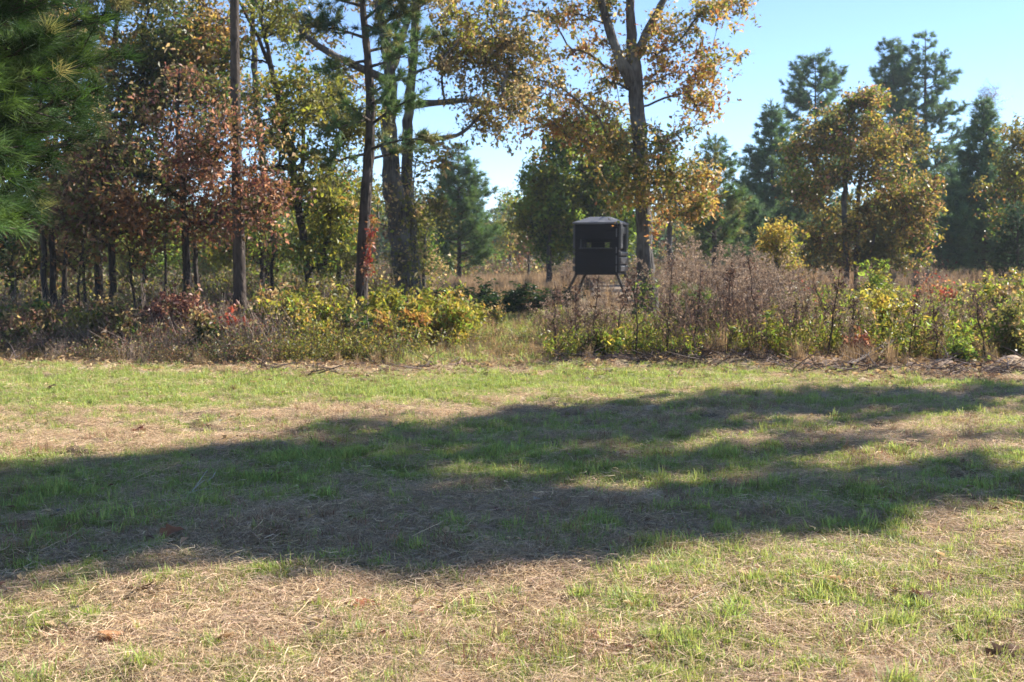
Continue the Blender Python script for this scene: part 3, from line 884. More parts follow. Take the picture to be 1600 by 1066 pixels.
# ------------------------------------------------------------------ pines of the left wood
rng = np.random.default_rng(140)
Y = 20.0
b = foot(374, Y)
pine_tree('pine_tree', 'tall straight bare pine pole with crown above the picture, right of the red leaved tree', b, at(366, -420, Y), .13, 9.2, 1.6, rng, tufts=3, spacing=.6,
          lean=[(*b, .115), (*at(374, 440, Y), .11), (*at(371, 300, Y), .095), (*at(368, 150, Y), .083), (*at(366, 0, Y), .075), (*at(366, -200, Y), .06), (*at(366, -420, Y), .03)])
rng = np.random.default_rng(141)
Y = 23.0
b = foot(562, Y)


def rough_pine(label, b, path, limbs, rng, Y, tuft_n=26, L=.18, W=.018, nn=34):
    """a pine with hand placed limbs: limbs = [((x,y,dy) ... photo points), tuft count]"""
    t = thing('pine_tree', b, label, 'tree')
    p = smooth_path(path, .25)
    g = Geo(); tube(g, p[:, :3], p[:, 3] * (1 + .05 * rng.normal(size=len(p))) * (1 + .35 * np.exp(-np.clip(p[:, 2] - b[2], 0, None) / .3)), 12, wob=.04, rng=rng)
    link('trunk', g.mesh('trunk', M_PINEBARK, True, b), t)
    gb, TP, TD = Geo(), [], []
    for pts, n in limbs:
        q = smooth_path([(*at(x, y, Y + dy), 0) for (x, y, dy) in pts], .15)[:, :3]
        tube(gb, q, np.linspace(.035, .008, len(q)), 5, cap=False)
        dirn = unit(q[-1] - q[0])
        for m in range(n):
            f = rng.uniform(.3, 1) if m else 1
            o = q[int(f * (len(q) - 1))]
            dd = unit(dirn * .6 + rng.normal(size=3) * np.array((.8, .8, .45)) + np.array((0, 0, .2)))
            ls = rng.uniform(.12, .5) * (1.25 - .5 * f)
            e = o + dd * ls
            tube(gb, np.array([o, (o + e) / 2 - np.array((0, 0, .02)), e]), [.009, .007, .005], 3, cap=False)
            for x in (.55, 1.0):
                TP.append(o + (e - o) * x); TD.append(dd + np.array((0, 0, .2)))
    tag(link('branchwork', gb.mesh('branchwork', M_PINEBARK, True, b), t), kind='stuff')
    TP, TD = np.array(TP), np.array(TD)
    gn = Geo()
    needles(gn, TP, TD, L, W, nn, .6, palette_cols(TP, [('pine', 5), ('pineold', 3), ('dark', 1.5), ('bluegreen', 1)], rng, .8, 3, .25), rng)
    link('crown', gn.mesh('crown', M_NEEDLE, False, b), t)
    return t


rough_pine('pine with red creeper on its lower trunk and shaggy needle sprays higher up', b,
           [(*b, .14), (*at(564, 470, Y), .13), (*at(569, 350, Y), .118), (*at(576, 250, Y), .105), (*at(580, 190, Y), .095), (*at(577, 110, Y), .08), (*at(570, 50, Y), .068), (*at(564, -20, Y), .06), (*at(566, -160, Y), .03)],
           [([(578, 150, 0), (600, 132, -.3), (640, 120, -.6)], 12), ([(578, 185, 0), (545, 195, -.4), (505, 205, -.7)], 9), ([(580, 195, 0), (620, 165, -.4), (655, 150, -.7)], 16),
            ([(575, 235, 0), (610, 222, -.4), (650, 215, -.6), (672, 222, -.8)], 16), ([(574, 250, 0), (620, 238, .3), (668, 232, .5)], 12), ([(580, 190, 0), (560, 178, -.5), (540, 160, -.9)], 10),
            ([(572, 60, 0), (530, 45, -.3), (470, 40, -.5)], 20), ([(572, 50, 0), (610, 30, -.3), (660, 10, -.5)], 24), ([(575, 95, 0), (535, 100, -.4), (510, 115, -.6)], 12), ([(570, 30, 0), (600, 5, -.5), (650, -20, -.6)], 24),
            ([(568, 10, 0), (530, 0, .3), (480, -10, .5)], 18), ([(568, 0, 0), (550, -20, -.6), (520, -40, -.9)], 14), ([(576, 80, 0), (620, 70, .5), (690, 55, .9)], 20), ([(576, 105, 0), (610, 95, -.5), (640, 85, -.8)], 14),
            ([(566, -60, 0), (620, -40, 0), (690, -20, .2)], 24), ([(566, -80, 0), (510, -60, .2), (460, -30, .4)], 20), ([(578, 165, 0), (600, 150, -.8), (610, 140, -1.2)], 10), ([(576, 240, 0), (545, 245, -.3), (500, 262, -.5)], 7), ([(573, 40, 0), (600, 50, -1), (615, 60, -1.4)], 16)],
           rng, Y)
# close pine reaching in from the left edge
rng = np.random.default_rng(142)
Y = 8.6
b = foot(-150, Y)
pine_tree('pine_tree', 'close dense pine reaching in from the left edge with long drooping green needles', b, b + np.array((0, 0, 6.6)), .10, 1.8, 1.42, rng, tufts=9, L=.165, W=.006, nn=56,
          pal=(('pine', 2), ('green', 3), ('dark', 7), ('pineold', .8), ('rust', .2)), spacing=.165, per=11, taper=.5, shape='round', spread=.55, upturn=.12)

# ------------------------------------------------------------------ middle distance
rng = np.random.default_rng(150)
Y = 58.0
b = foot(718, Y)
pine_tree('pine_tree', 'young full pine standing alone in the opening right of the double trunked oak', b, at(716, 228, Y), .13, 1.0, 2.7, rng, tufts=6, L=.28, W=.036, nn=16, spacing=.36, per=6, taper=.75,
          pal=(('pine', 5), ('green', 3), ('bluegreen', 3)))
simple_tree(151, 'round green leaved oak behind the black blind', 47.0,
            [(920, 440), (918, 400), (915, 330), (908, 260), (905, 210)], (14, 13, 12, 9, 4),
            [(910, 225, 45, 40, 1.8, 44), (870, 280, 48, 35, 1.8, 46), (940, 285, 50, 45, 1.8, 52), (900, 330, 75, 35, 2, 60), (855, 335, 38, 28, 1.5, 28), (960, 350, 40, 30, 1.5, 26), (870, 372, 45, 20, 1.5, 22), (955, 240, 32, 32, 1.4, 20)],
            [('green', 3), ('lime', 4), ('ygreen', 3), ('olive', 1)], per=105, sig=.42, size=.20, name='oak_tree')
simple_tree(152, 'young orange brown oak just behind the big oak trunk', 40.0,
            [(1046, 420), (1046, 380), (1048, 320), (1050, 250)], (9, 9, 7, 3),
            [(1060, 280, 45, 35, 1.3, 18), (1080, 300, 40, 30, 1.3, 16), (1050, 330, 45, 22, 1.2, 14)],
            [('orange', 2.4), ('rust', 1.8), ('gold', 3), ('olive', 3), ('brown', 1.5)], per=58, sig=.32, size=.15, name='oak_tree')
simple_tree(153, 'small yellow green tree far back in the gap left of the blind', 78.0,
            [(797, 420), (797, 380), (798, 330)], (5, 4, 2), [(797, 335, 17, 40, 1.2, 20), (790, 380, 22, 25, 1.2, 16)],
            [('ygreen', 3), ('gold', 1), ('lime', 2)], per=50, sig=.4, size=.2, name='sapling_tree')
simple_tree(154, 'small rusty brown tree far back just left of the blind', 62.0,
            [(826, 420), (826, 400), (826, 375)], (4, 4, 2), [(826, 388, 25, 22, 1, 22)],
            [('rust', 3), ('brown', 2), ('pink', 1), ('tan', 1)], per=60, sig=.28, size=.14, name='sapling_tree')
simple_tree(155, 'dark slim trunk with dull leaves standing close left of the blind', 46.0,
            [(858, 430), (858, 390), (860, 350)], (9, 8, 4), [(862, 350, 25, 20, .8, 10)],
            [('dark', 2), ('olive', 2)], per=50, sig=.3, size=.14, name='slim_tree')

# ------------------------------------------------------------------ trees of the right side
P_FAR = (('farpine', 5), ('pine', 2), ('fardark', 3))


def right_pine(seed, label, px, top, Y, wpx, zc, pal=P_FAR, **kw):
    rng = np.random.default_rng(seed)
    b = foot(px, Y); wpx *= 1.3
    a = dict(tufts=6, L=.33, W=.042, nn=16, spacing=.5, per=6, taper=.75, spread=.5)
    a.update(kw)
    r0 = a.pop('r0', .16)
    return pine_tree('pine_tree', label, b, at(px + a.pop('lean_px', 0), top, Y), r0, zc, wpx / (F / Y), rng, pal=pal, **a)


right_pine(160, 'light green soft pine right behind the orange oak', 1118, 214, 56, 62, 1.4, (('pine', 4), ('green', 3), ('pineold', 2)), L=.27, W=.038)
right_pine(161, 'dark dense pine left of the tall thin pine on the right side', 1205, 160, 66, 66, 1.0)
right_pine(162, 'tall thin pine with open layered top and visible trunk', 1274, 92, 76, 58, 4.2, density=.62, shape='flat', spacing=.75, per=5, r0=.2)
right_pine(163, 'tallest pine on the right with a broad rounded top', 1446, 52, 82, 72, 4.5, shape='round', density=.85, per=6, r0=.28, tufts=5, spacing=.85, upturn=.14, spread=.4)
right_pine(164, 'slim pine close against the left of the tallest pine', 1396, 66, 83, 36, 7.0, shape='flat', density=.75, r0=.18, per=5)
right_pine(165, 'dark narrow pine with a spiky top near the right edge', 1536, 160, 60, 62, 1.0, per=8, spacing=.45)
right_pine(166, 'dark pine filling the gap behind the yellow leaved tree on its right', 1480, 265, 72, 75, .8, per=8, spacing=.45)
right_pine(167, 'dark pine low behind the yellow leaved tree on its left', 1245, 250, 70, 62, .8)
right_pine(168, 'broad dark pine at the very right edge', 1625, 215, 64, 75, .8, per=8, spacing=.45)
right_pine(169, 'dull pine behind the tallest pine at mid height', 1420, 215, 86, 62, 1.5)
right_pine(170, 'dark small pine behind the brown weeds below the light green pine', 1160, 300, 60, 52, .6)
simple_tree(171, 'yellow and brown leaved sweetgum with two slim trunks amid the right weeds', 44.0,
            [(1322, 430), (1321, 380), (1319, 320), (1322, 250), (1335, 170)], (9, 9, 8, 7, 3),
            [(1340, 165, 55, 35, 1.8, 26), (1300, 215, 50, 40, 1.8, 26), (1385, 220, 50, 45, 1.8, 28), (1340, 260, 75, 45, 2.2, 42), (1410, 300, 50, 35, 1.8, 26), (1270, 300, 45, 35, 1.8, 22), (1350, 330, 80, 35, 2, 40), (1430, 355, 38, 28, 1.4, 20), (1390, 385, 45, 20, 1.4, 14), (1240, 235, 20, 18, 1, 5), (1300, 370, 50, 22, 1.4, 10), (1440, 300, 18, 18, .8, 5), (1325, 402, 65, 20, 1.5, 18), (1395, 408, 45, 15, 1.2, 10), (1278, 385, 38, 24, 1.2, 10)],
            [('olive', 6), ('gold', 2.4), ('yellow', 1.2), ('brown', 2), ('tan', 1.2), ('green', 2.6), ('orange', .5), ('pink', .5), ('ygreen', 2)], per=112, sig=.34, size=.155, name='sweetgum_tree',
            extra=[[(1338, 470, .2, .10), (1338, 400, .2, .095), (1340, 320, .2, .08), (1350, 240, .2, .05)]])
simple_tree(172, 'olive green and gold tree cut by the right edge of the view', 50.0,
            [(1605, 430), (1604, 330), (1602, 220)], (10, 8, 4),
            [(1600, 215, 38, 40, 1.6, 26), (1580, 280, 40, 40, 1.6, 28), (1620, 300, 50, 60, 1.8, 30), (1575, 345, 30, 25, 1.4, 12)],
            [('olive', 4), ('gold', 1.6), ('ygreen', 3), ('brown', 1), ('orange', .8), ('green', 3)], per=70, sig=.36, size=.17)
simple_tree(173, 'bare purplish grey treetop peeping up far behind the narrow pine', 92.0,
            [(1540, 400), (1540, 280), (1540, 200), (1542, 150)], (6, 5, 4, 2),
            [(1540, 165, 24, 28, 1.3, 90)],
            [('pink', 1), ('grey', 2)], per=5, sig=.3, size=.12, name='bare_tree', twigs=6)
simple_tree(174, 'small golden leaved bush tree rising from the brown weeds', 32.0,
            [(1216, 450), (1216, 420), (1215, 380)], (5, 4, 2), [(1215, 375, 27, 24, .7, 30), (1222, 405, 25, 18, .6, 16)],
            [('yellow', 2), ('gold', 2), ('ygreen', 3), ('tan', 1)], per=60, sig=.2, size=.10, name='sapling_tree')
rng = np.random.default_rng(175)
Y = 47
b = foot(1590, Y)
pine_tree('cedar_tree', 'small black green cedar under the tree at the right edge', b, at(1590, 318, Y), .08, .25, 1.1, rng, tufts=6, L=.15, W=.035, nn=16, spacing=.22, per=7, taper=.6, pal=(('dark', 4), ('bluegreen', 1)))
# tall trees just outside the right edge: their shade lies across the grass
def sun_xy(s, n):
    d = np.array((SDIR.x, SDIR.y)); d /= np.linalg.norm(d)
    q = s * d + n * np.array((-d[1], d[0]))
    return np.array((q[0], q[1], float(gz(q[0], q[1]))))


def shade_tree(seed, label, s, n, H, specs, pal, per=90, sig=.45, size=.22):
    rng = np.random.default_rng(seed)
    b = sun_xy(s, n)
    tr = [[(*b - np.array((0, 0, .05)), .26), (b[0], b[1], H * .4, .2), (b[0] + .2, b[1], H * .75, .11), (b[0], b[1] + .1, H * .96, .04)]]
    tr = [[tuple(np.array(list(p)).ravel()) for p in [(b[0], b[1], b[2] - .05, .26), (b[0], b[1], H * .4, .2), (b[0] + .2, b[1], H * .75, .11), (b[0], b[1] + .1, H * .96, .04)]]]
    lb = []
    for (z, r, rz_, off, n_) in specs:
        d = np.array((SDIR.x, SDIR.y)); d /= np.linalg.norm(d)
        pn = np.array((-d[1], d[0])) * off
        lb.append(((b[0] + pn[0], b[1] + pn[1], z), (r, r, rz_), n_))
    return broad_tree('oak_tree', label, 'tree', b, tr, lobes(rng, lb), pal, rng, per=per, sig=sig, size=size, zmin=2)


SHP = [('olive', 3), ('gold', 2), ('green', 2), ('brown', 1)]
shade_tree(180, 'tall full oak outside the right edge, shading most of the grass', 21.5, 9.4, 18.0,
           [(7.0, 1.2, .8, .1, 20), (9.0, 1.3, .9, .2, 44), (11.0, 1.4, 1.1, .2, 64), (13.0, 1.5, 1.3, 0, 84), (15.0, 1.6, 1.1, -1.2, 100), (16.4, 1.4, 1.0, -1.8, 90), (14.6, 1.1, 1.0, -2.6, 50), (12.7, .9, .8, -2.1, 18), (10.9, .7, .5, -1.9, 7), (17, .8, .7, -2.6, 20)], SHP, sig=.27, per=44)
shade_tree(181, 'slimmer oak outside the right edge, nearer the viewer', 21.0, 5.75, 17.5,
           [(8.0, .6, .6, .2, 3), (9.5, .8, .7, -.3, 13), (11, .7, .8, 0, 34), (12.5, .7, .8, .1, 40), (14, .8, .8, .2, 48), (15.4, .8, .7, .9, 40), (16.5, .7, .6, 1.5, 24)], SHP, sig=.26, per=48)
# ------------------------------------------------------------------ shrubs
def shrub_meshes(seed, h, w, n, pal, size, stems=7, sig=.16, lm=None):
    rng = np.random.default_rng(seed)
    g, gl = Geo(), Geo()
    A, B = [], []
    for k in range(stems):
        a, rr = rng.random() * 6.283, w * 1.1 * rng.random() ** .6
        e = np.array((math.cos(a) * rr, math.sin(a) * rr, h * rng.uniform(.35, 1.05) * (1 - .2 * rr / w)))
        s = np.linspace(0, 1, 7)[:, None]
        o = np.array((rng.normal() * w * .3, rng.normal() * w * .3, -.03))
        q = o + (e - o) * s + np.array((0, 0, 1)) * (s * (1 - s)) * h * .3 + rng.normal(size=(7, 3)) * .03 * s
        tube(g, q, np.linspace(.010, .003, 7) * (.6 + .5 * h), 4, cap=False)
        for f in range(2, 7):
            A.append(q[f - 1]); B.append(q[f])
            for _ in range(3):
                e2 = q[f] + unit(rng.normal(size=3) + np.array((0, 0, .25))) * rng.uniform(.12, .42) * (.5 + .4 * h)
                e2[2] = max(e2[2], .04)
                m = (q[f] + e2) / 2 + rng.normal(size=3) * .02
                tube(g, np.array([q[f], m, e2]), [.004, .003, .0015], 3, cap=False)
                A += [q[f], m]; B += [m, e2]
    A, B = np.array(A), np.array(B)
    wl = np.linalg.norm(B - A, axis=1)
    k = rng.choice(len(A), n, p=wl / wl.sum())
    P = A[k] + (B[k] - A[k]) * rng.random((n, 1)) + rng.normal(size=(n, 3)) * size * .45
    P[:, 2] = np.maximum(P[:, 2], .02)
    leaves(gl, P, size, palette_cols(P, pal, rng, 2.2, seed, .3), rng, droop=.2)
    return g.mesh('stems', M_TWIG, True), gl.mesh('foliage', lm or M_LEAF)


def shrub(label, px, Y, top, wpx, pal, seed, n=1100, size=.075, name='shrub', cat='shrub', lm=None, sig=.15, group=None):
    b = foot(px, Y)
    h = max(.3, at(px, top, Y)[2] - b[2])
    w = wpx / (F / Y)
    st, fo = shrub_meshes(seed, h, w, n, pal, size, stems=max(6, int(9 * w / .6)), sig=sig, lm=lm)
    t = thing(name, b, label, cat, group)
    tag(link('stems', st, t), kind='stuff'); link('foliage', fo, t)
    t.rotation_euler[2] = seed * 1.7
    if 'lying across' in label:
        t.rotation_euler[2] = .1; t.scale = (1.7, 1.0, .8)
    return t


YG = [('ygreen', 4), ('yellow', 1.4), ('lime', 1.6), ('olive', 3), ('gold', 1), ('tan', .8)]
YY_ = [('yellow', 3), ('ygreen', 3), ('gold', 1.5), ('lime', 1)]
OL = [('olive', 4), ('ygreen', 2), ('green', 1.5), ('brown', 1.5), ('gold', 1), ('tan', 1)]
RD = [('maroon', 2), ('pink', 3), ('brown', 2), ('olive', 2), ('rust', 1), ('tan', 1)]
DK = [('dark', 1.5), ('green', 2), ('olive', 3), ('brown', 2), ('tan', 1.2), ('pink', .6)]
SH = [
    ('yellow green shrub at the foot of the vine wrapped double trunk', 655, 21.5, 445, 55, YG),
    ('loose yellow green shrub ending the thicket beside the open path', 715, 22.5, 445, 34, YG),
    ('bright golden shrub low in the thicket between pine and path', 690, 20, 468, 48, YY_),
    ('golden green shrub just right of the creeper pine trunk', 600, 20.5, 455, 45, YG),
    ('lime and yellow shrub just left of the creeper pine trunk', 520, 20.5, 445, 50, YG),
    ('olive shrub with orange tips left of the yellow thicket', 462, 20, 425, 48, OL),
    ('low yellow shrub in front of the olive one, near the grass', 485, 18.6, 480, 42, YY_),
    ('bushy gold and lime shrub filling the thicket left of the creeper pine', 490, 19.4, 452, 50, YG),
    ('leafy yellow green shrub at the left end of the thicket', 425, 19.2, 458, 42, YG),
    ('grey green shrub below the bare pine pole', 405, 19.5, 462, 40, OL),
    ('dusty dark red shrub spreading below the red leaved gum', 302, 19.3, 443, 60, RD),
    ('low maroon shrub left of the dusty dark red one', 242, 19, 468, 42, RD),
    ('small red leaved shrub at the foot of the bare pine pole', 380, 18.3, 494, 30, [('red', 1), ('rust', 2), ('pink', 2), ('olive', 2)]),
    ('dark green low shrub hiding the foot of the creeper pine', 556, 18.6, 488, 40, DK),
    ('broad leaved dull green shrub among shady trunks on the left', 135, 18.8, 468, 46, OL),
    ('dim brownish shrub at the left edge above the field', 40, 18.6, 470, 55, DK),
    ('dark shrub in front of the two rusty stems on the left', 190, 18.2, 486, 45, DK),
    ('shaded green brown shrub left of centre at the wood edge', 320, 17.9, 500, 45, DK),
    ('orange tinged low shrub at the front of the yellow thicket', 620, 18.8, 490, 42, [('gold', 3), ('orange', 2), ('ygreen', 3), ('olive', 2)]),
    ('yellow leaved sapling shrub glowing in the right weeds', 1378, 19.5, 425, 34, YY_),
    ('bright lime weed shrub behind the glowing yellow sapling', 1375, 26, 412, 34, [('lime', 3), ('ygreen', 3), ('yellow', 1)]),
    ('scarlet sumac sprig among right hand weeds below the narrow pine', 1450, 27, 424, 20, [('red', 4), ('pink', 2), ('orange', 1)]),
    ('red pink sumac low at right of the scarlet one', 1478, 26, 442, 22, [('red', 2), ('pink', 3), ('rust', 2)]),
    ('pinkish red sprig left of the sweetgum foot', 1264, 27, 426, 18, [('pink', 2), ('red', 3), ('rust', 1)]),
    ('small red tinted sprig at the field edge on the right', 1345, 17.6, 522, 16, [('pink', 2), ('red', 2), ('rust', 2)]),
    ('fresh green small bush at the field edge on the far right', 1506, 16.6, 522, 18, [('lime', 4), ('yellow', 1.5), ('green', 2)]),
    ('pale silvery green bush at the right edge of the field', 1585, 17.0, 478, 32, [('olive', 3), ('tan', 2), ('lime', 2)]),
    ('sunny yellow green bush far right below the dark cedar', 1560, 25, 425, 42, YG),
    ('yellow green bush between the sumac and the right edge', 1510, 27, 428, 36, YG),
    ('low yellow flowering weed bush under the blind by the field edge', 945, 17.3, 520, 34, [('yellow', 2), ('lime', 3), ('olive', 2)]),
    ('dark low evergreen shrub lying across the grassy opening', 782, 31, 430, 62, [('dark', 6), ('brown', .4)]),
    ('small yellow green bush in front of the dark low shrub', 772, 26.5, 462, 18, OL),
]
for k, (lab, px, Y, top, w, pal) in enumerate(SH):
    small = w < 24
    shrub(lab, px, Y, top, w, pal, 300 + k, n=600 if small else (5200 if w == 62 and Y == 31 else 2500 if w > 40 else 1600), size=.07 if small else .085, sig=.10 if small else .17)
# pine seedling in the weeds
rng = np.random.default_rng(390)
b = foot(1086, 20.5)
pine_tree('pine_sapling', 'bright green pine seedling in the brown weeds right of the big oak', b, at(1087, 452, 20.5), .02, .12, .42, rng, tufts=5, L=.17, W=.008, nn=30, spacing=.14, per=5, pal=(('green', 3), ('lime', 2)))

# creepers on trunks
def creeper(label, Y, pts, n, pal, size, sig, seed, name):
    rng = np.random.default_rng(seed)
    q = smooth_path([(*at(x, y, Y), 0) for (x, y) in pts], .1)[:, :3]
    t = thing(name, q[0], label, 'vine')
    g = Geo(); tube(g, q, .012, 4)
    link('stem', g.mesh('stem', M_TWIG, True, q[0]), t)
    P = q[rng.integers(0, len(q), n)] + rng.normal(size=(n, 3)) * sig
    gl = Geo(); leaves(gl, P, size, palette_cols(P, pal, rng, 3, seed), rng, droop=.5)
    link('foliage', gl.mesh('foliage', M_LEAF, False, q[0]), t)


creeper('scarlet creeper climbing the right of the pine trunk', 22.75, [(572, 425), (578, 390), (579, 370), (583, 345)], 240, [('red', 4), ('orange', 3), ('pink', 2), ('rust', 2), ('gold', .6)], .085, (.055, .04, .10), 401, 'red_creeper')
creeper('leafy green vine hanging down the right of the double trunk', 28.4, [(640, 445), (648, 400), (652, 350), (645, 300), (650, 250)], 900, [('olive', 3), ('ygreen', 2), ('tan', 2)], .10, (.20, .12, .25), 402, 'green_vine')
creeper('thin dry vine on the left stem of the double trunk', 28.4, [(612, 440), (614, 380), (608, 320), (606, 280)], 260, [('olive', 2), ('tan', 3), ('brown', 2)], .09, (.13, .1, .2), 403, 'dry_vine')
creeper('grey green vine on the lower bare pine pole', 25.2, [(380, 450), (381, 400), (382, 340), (380, 280)], 260, [('olive', 2), ('tan', 2), ('green', 2)], .08, (.07, .06, .2), 404, 'green_vine')
creeper('leafy vine round the foot of the big oak', 31.5, [(1004, 495), (1008, 460), (1012, 440)], 330, [('green', 3), ('lime', 2), ('olive', 1)], .11, (.2, .1, .2), 405, 'green_vine')

# ------------------------------------------------------------------ weeds
def weed_proto(seed, h, kind):
    rng = np.random.default_rng(seed)
    g = Geo()
    lean = rng.normal(size=2) * .2 * h
    s = np.linspace(0, 1, 7)[:, None]
    q = np.concatenate([lean * s ** 1.6, s * h], 1) + np.concatenate([rng.normal(size=(7, 2)) * .012, np.zeros((7, 1))], 1)
    if kind == 'brown':
        c = np.array((.16, .10, .07)) * rng.uniform(.7, 1.3)
        tube(g, q, np.linspace(.0065, .003, 7), 3, c, cap=False)
        for k in range(12):
            f = rng.uniform(.5, 1)
            o = np.array([np.interp(f * 6, np.arange(7), q[:, j]) for j in range(3)])
            d = unit(np.array((rng.normal(), rng.normal(), 1.0))) * h * .2 * (1.35 - f)
            tube(g, np.array([o, o + d]), [.003, .0015], 3, c, cap=False)
            n = 12
            P = o + d * rng.uniform(.35, 1.1, (n, 1)) + rng.normal(size=(n, 3)) * .022
            leaves(g, P, .034, np.array((.43, .325, .235)) * rng.uniform(.45, 1.3, (n, 1)) * np.array((1, 1, 1)), rng, up=.1, asp=.7)
        n = 16
        P = q[rng.integers(1, 5, n)] + rng.normal(size=(n, 3)) * .03
        leaves(g, P, .07, np.array((.22, .15, .09)) * rng.uniform(.6, 1.3, (n, 1)), rng, up=.1, asp=.3, droop=.8)
    elif kind == 'stem':
        for k in range(7):
            c = np.array((.13, .085, .065)) * rng.uniform(.6, 1.5)
            off = np.array((rng.normal() * .22, rng.normal() * .22, 0))
            qq = q * np.array((1, 1, rng.uniform(.5, 1.05))) + off + s * np.concatenate([rng.normal(size=(1, 2)) * .16, [[0]]], 1)
            tube(g, qq, np.linspace(.0075, .003, 7), 3, c, cap=False)
            for z in range(4):
                o = qq[rng.integers(3, 7)]
                d = unit(np.array((rng.normal(), rng.normal(), .8))) * rng.uniform(.08, .25)
                tube(g, np.array([o, o + d]), [.003, .0015], 3, c, cap=False)
            n = 10
            P = qq[rng.integers(1, 7, n)] + rng.normal(size=(n, 3)) * .03
            leaves(g, P, .06, np.array((.26, .17, .11)) * rng.uniform(.5, 1.4, (n, 1)), rng, up=.1, asp=.35, droop=.8)
    elif kind == 'green':
        for k in range(4):
            off = np.array((rng.normal() * .06, rng.normal() * .06, 0))
            qq = q * np.array((1, 1, rng.uniform(.6, 1.0))) + off + s * np.array((rng.normal() * .1, rng.normal() * .1, 0))
            tube(g, qq, np.linspace(.005, .002, 7), 3, (.13, .14, .04), cap=False)
            n = 26
            f = rng.uniform(.25, 1, n)
            P = np.stack([np.interp(f * 6, np.arange(7), qq[:, j]) for j in range(3)], 1)
            pal = [('ygreen', 3), ('lime', 2), ('yellow', 1), ('olive', 3), ('tan', 1)]
            leaves(g, P, .085, palette_cols(P, pal, rng, 4, seed), rng, up=.3, asp=.32, droop=.1)
    elif kind == 'grass':
        for k in range(38):
            a = rng.random() * 6.283
            L = h * rng.uniform(.5, 1.1)
            o = np.array((rng.normal() * .05, rng.normal() * .05, -.02))
            out = np.array((math.cos(a), math.sin(a), 0)) * L * rng.uniform(.08, .5)
            sd = np.array((-math.sin(a), math.cos(a), 0)) * .0045
            m = o + out * .35 + np.array((0, 0, L * .6)); e = o + out + np.array((0, 0, L * rng.uniform(.75, 1)))
            c = np.array((.42, .30, .17)) * rng.uniform(.6, 1.25)
            g.add([o - sd, o + sd, m + sd * .8, m - sd * .8, e], [[3, 2, 4]], [[0, 1, 2, 3]], c)
    elif kind == 'sedge':
        for k in range(40):
            a = rng.random() * 6.283
            L = h * rng.uniform(.6, 1.1)
            o = np.array((rng.normal() * .12, rng.normal() * .12, -.02))
            out = np.array((math.cos(a), math.sin(a), 0)) * L * rng.uniform(.05, .3)
            sd = np.array((-math.sin(a), math.cos(a), 0)) * .012
            m = o + out * .35 + np.array((0, 0, L * .6)); e = o + out + np.array((0, 0, L))
            c = np.array((.42, .30, .18)) * rng.uniform(.6, 1.25)
            g.add([o - sd, o + sd, m + sd * .8, m - sd * .8, e], [[3, 2, 4]], [[0, 1, 2, 3]], c)
    return g.mesh('weed', M_LEAF if kind == 'green' else M_DRY)


def wedge(n, y0, y1, px0, px1, rng):
    y = np.sqrt(rng.uniform(y0 ** 2, y1 ** 2, n))
    px = rng.uniform(px0, px1, n)
    x = (px - CX) / F * y
    return x, y


rng = np.random.default_rng(500)
WB = [weed_proto(510 + k, rng.uniform(.9, 1.75), 'brown') for k in range(12)]
WG = [weed_proto(520 + k, rng.uniform(.6, .95), 'green') for k in range(6)]
WD = [weed_proto(530 + k, rng.uniform(.5, .8), 'grass') for k in range(6)]
WT = [weed_proto(545 + k, rng.uniform(.8, 1.3), 'stem') for k in range(6)]
WS = [weed_proto(540 + k, rng.uniform(.7, 1.0), 'sedge') for k in range(4)]


def region(name, protos, lists, seed, keep=None):
    rng = np.random.default_rng(seed)
    X, Yc, S = [], [], []
    for (n, y0, y1, px0, px1, s0, s1) in lists:
        x, y = wedge(n, y0, y1, px0, px1, rng)
        X.append(x); Yc.append(y); S.append(rng.uniform(s0, s1, n) * (.75 + .5 * fbm(x * .6, y * .6, seed, 2)))
    X, Yc, S = map(np.concatenate, (X, Yc, S))
    k = fbm(X * .8, Yc * .8, seed + 3, 2) + .35 * rng.normal(size=len(X)) * .5 > .40
    k &= Yc > edge_y(X) + .15
    if keep is not None: k &= keep(X, Yc)
    if name in ('brown_weeds', 'bare_stems', 'dry_grass'):       # the oak's foot stays mostly clear
        k &= ~((X / Yc > .100) & (X / Yc < .132) & (Yc < 32) & (rng.random(len(X)) < .85))
    X, Yc, S = X[k], Yc[k], S[k]
    return scatter(name, protos, np.stack([X, Yc, gz(X, Yc)], 1), rng.integers(0, len(protos), len(X)), yaw(len(X), rng, .15), S)


tag(region('brown_weeds', WB, [(90, 17.5, 24, 1040, 1260, .6, .9), (350, 25, 40, 1035, 1235, .85, 1.2), (60, 17.2, 22, 855, 990, .4, .75), (55, 23, 33, 865, 985, .45, .65), (260, 17, 26, 1260, 1850, .4, .7),
                               (400, 26, 50, 1235, 1900, .5, .85), (150, 36, 60, 990, 1250, .9, 1.2), (160, 40, 60, 870, 960, .8, 1.0)], 551), kind='stuff')
tag(region('green_weeds', WG, [(900, 16.6, 26, 860, 1260, .3, .75), (1400, 16.8, 30, 1200, 1900, .4, 1.05), (400, 24, 34, 1240, 1900, .9, 1.3), (60, 17, 26, 640, 860, .2, .35), (70, 17.5, 22, 380, 640, .3, .6)], 552), kind='stuff')
tag(region('dry_grass', WD, [(1600, 16.4, 25, 850, 1900, .25, .8), (850, 24, 45, 850, 1900, .5, 1.0), (850, 16.4, 22, -250, 780, .18, .45), (700, 22, 48, 640, 870, .25, .6), (400, 16.4, 22, 760, 870, .15, .35)], 553), kind='stuff')
tag(region('bare_stems', WT, [(80, 17.0, 22, 1040, 1300, .8, 1.1), (100, 22, 32, 1040, 1260, .9, 1.25), (50, 17, 22, 860, 1010, .6, .95), (130, 16.9, 26, 1280, 1640, .55, .95)], 556), kind='stuff')
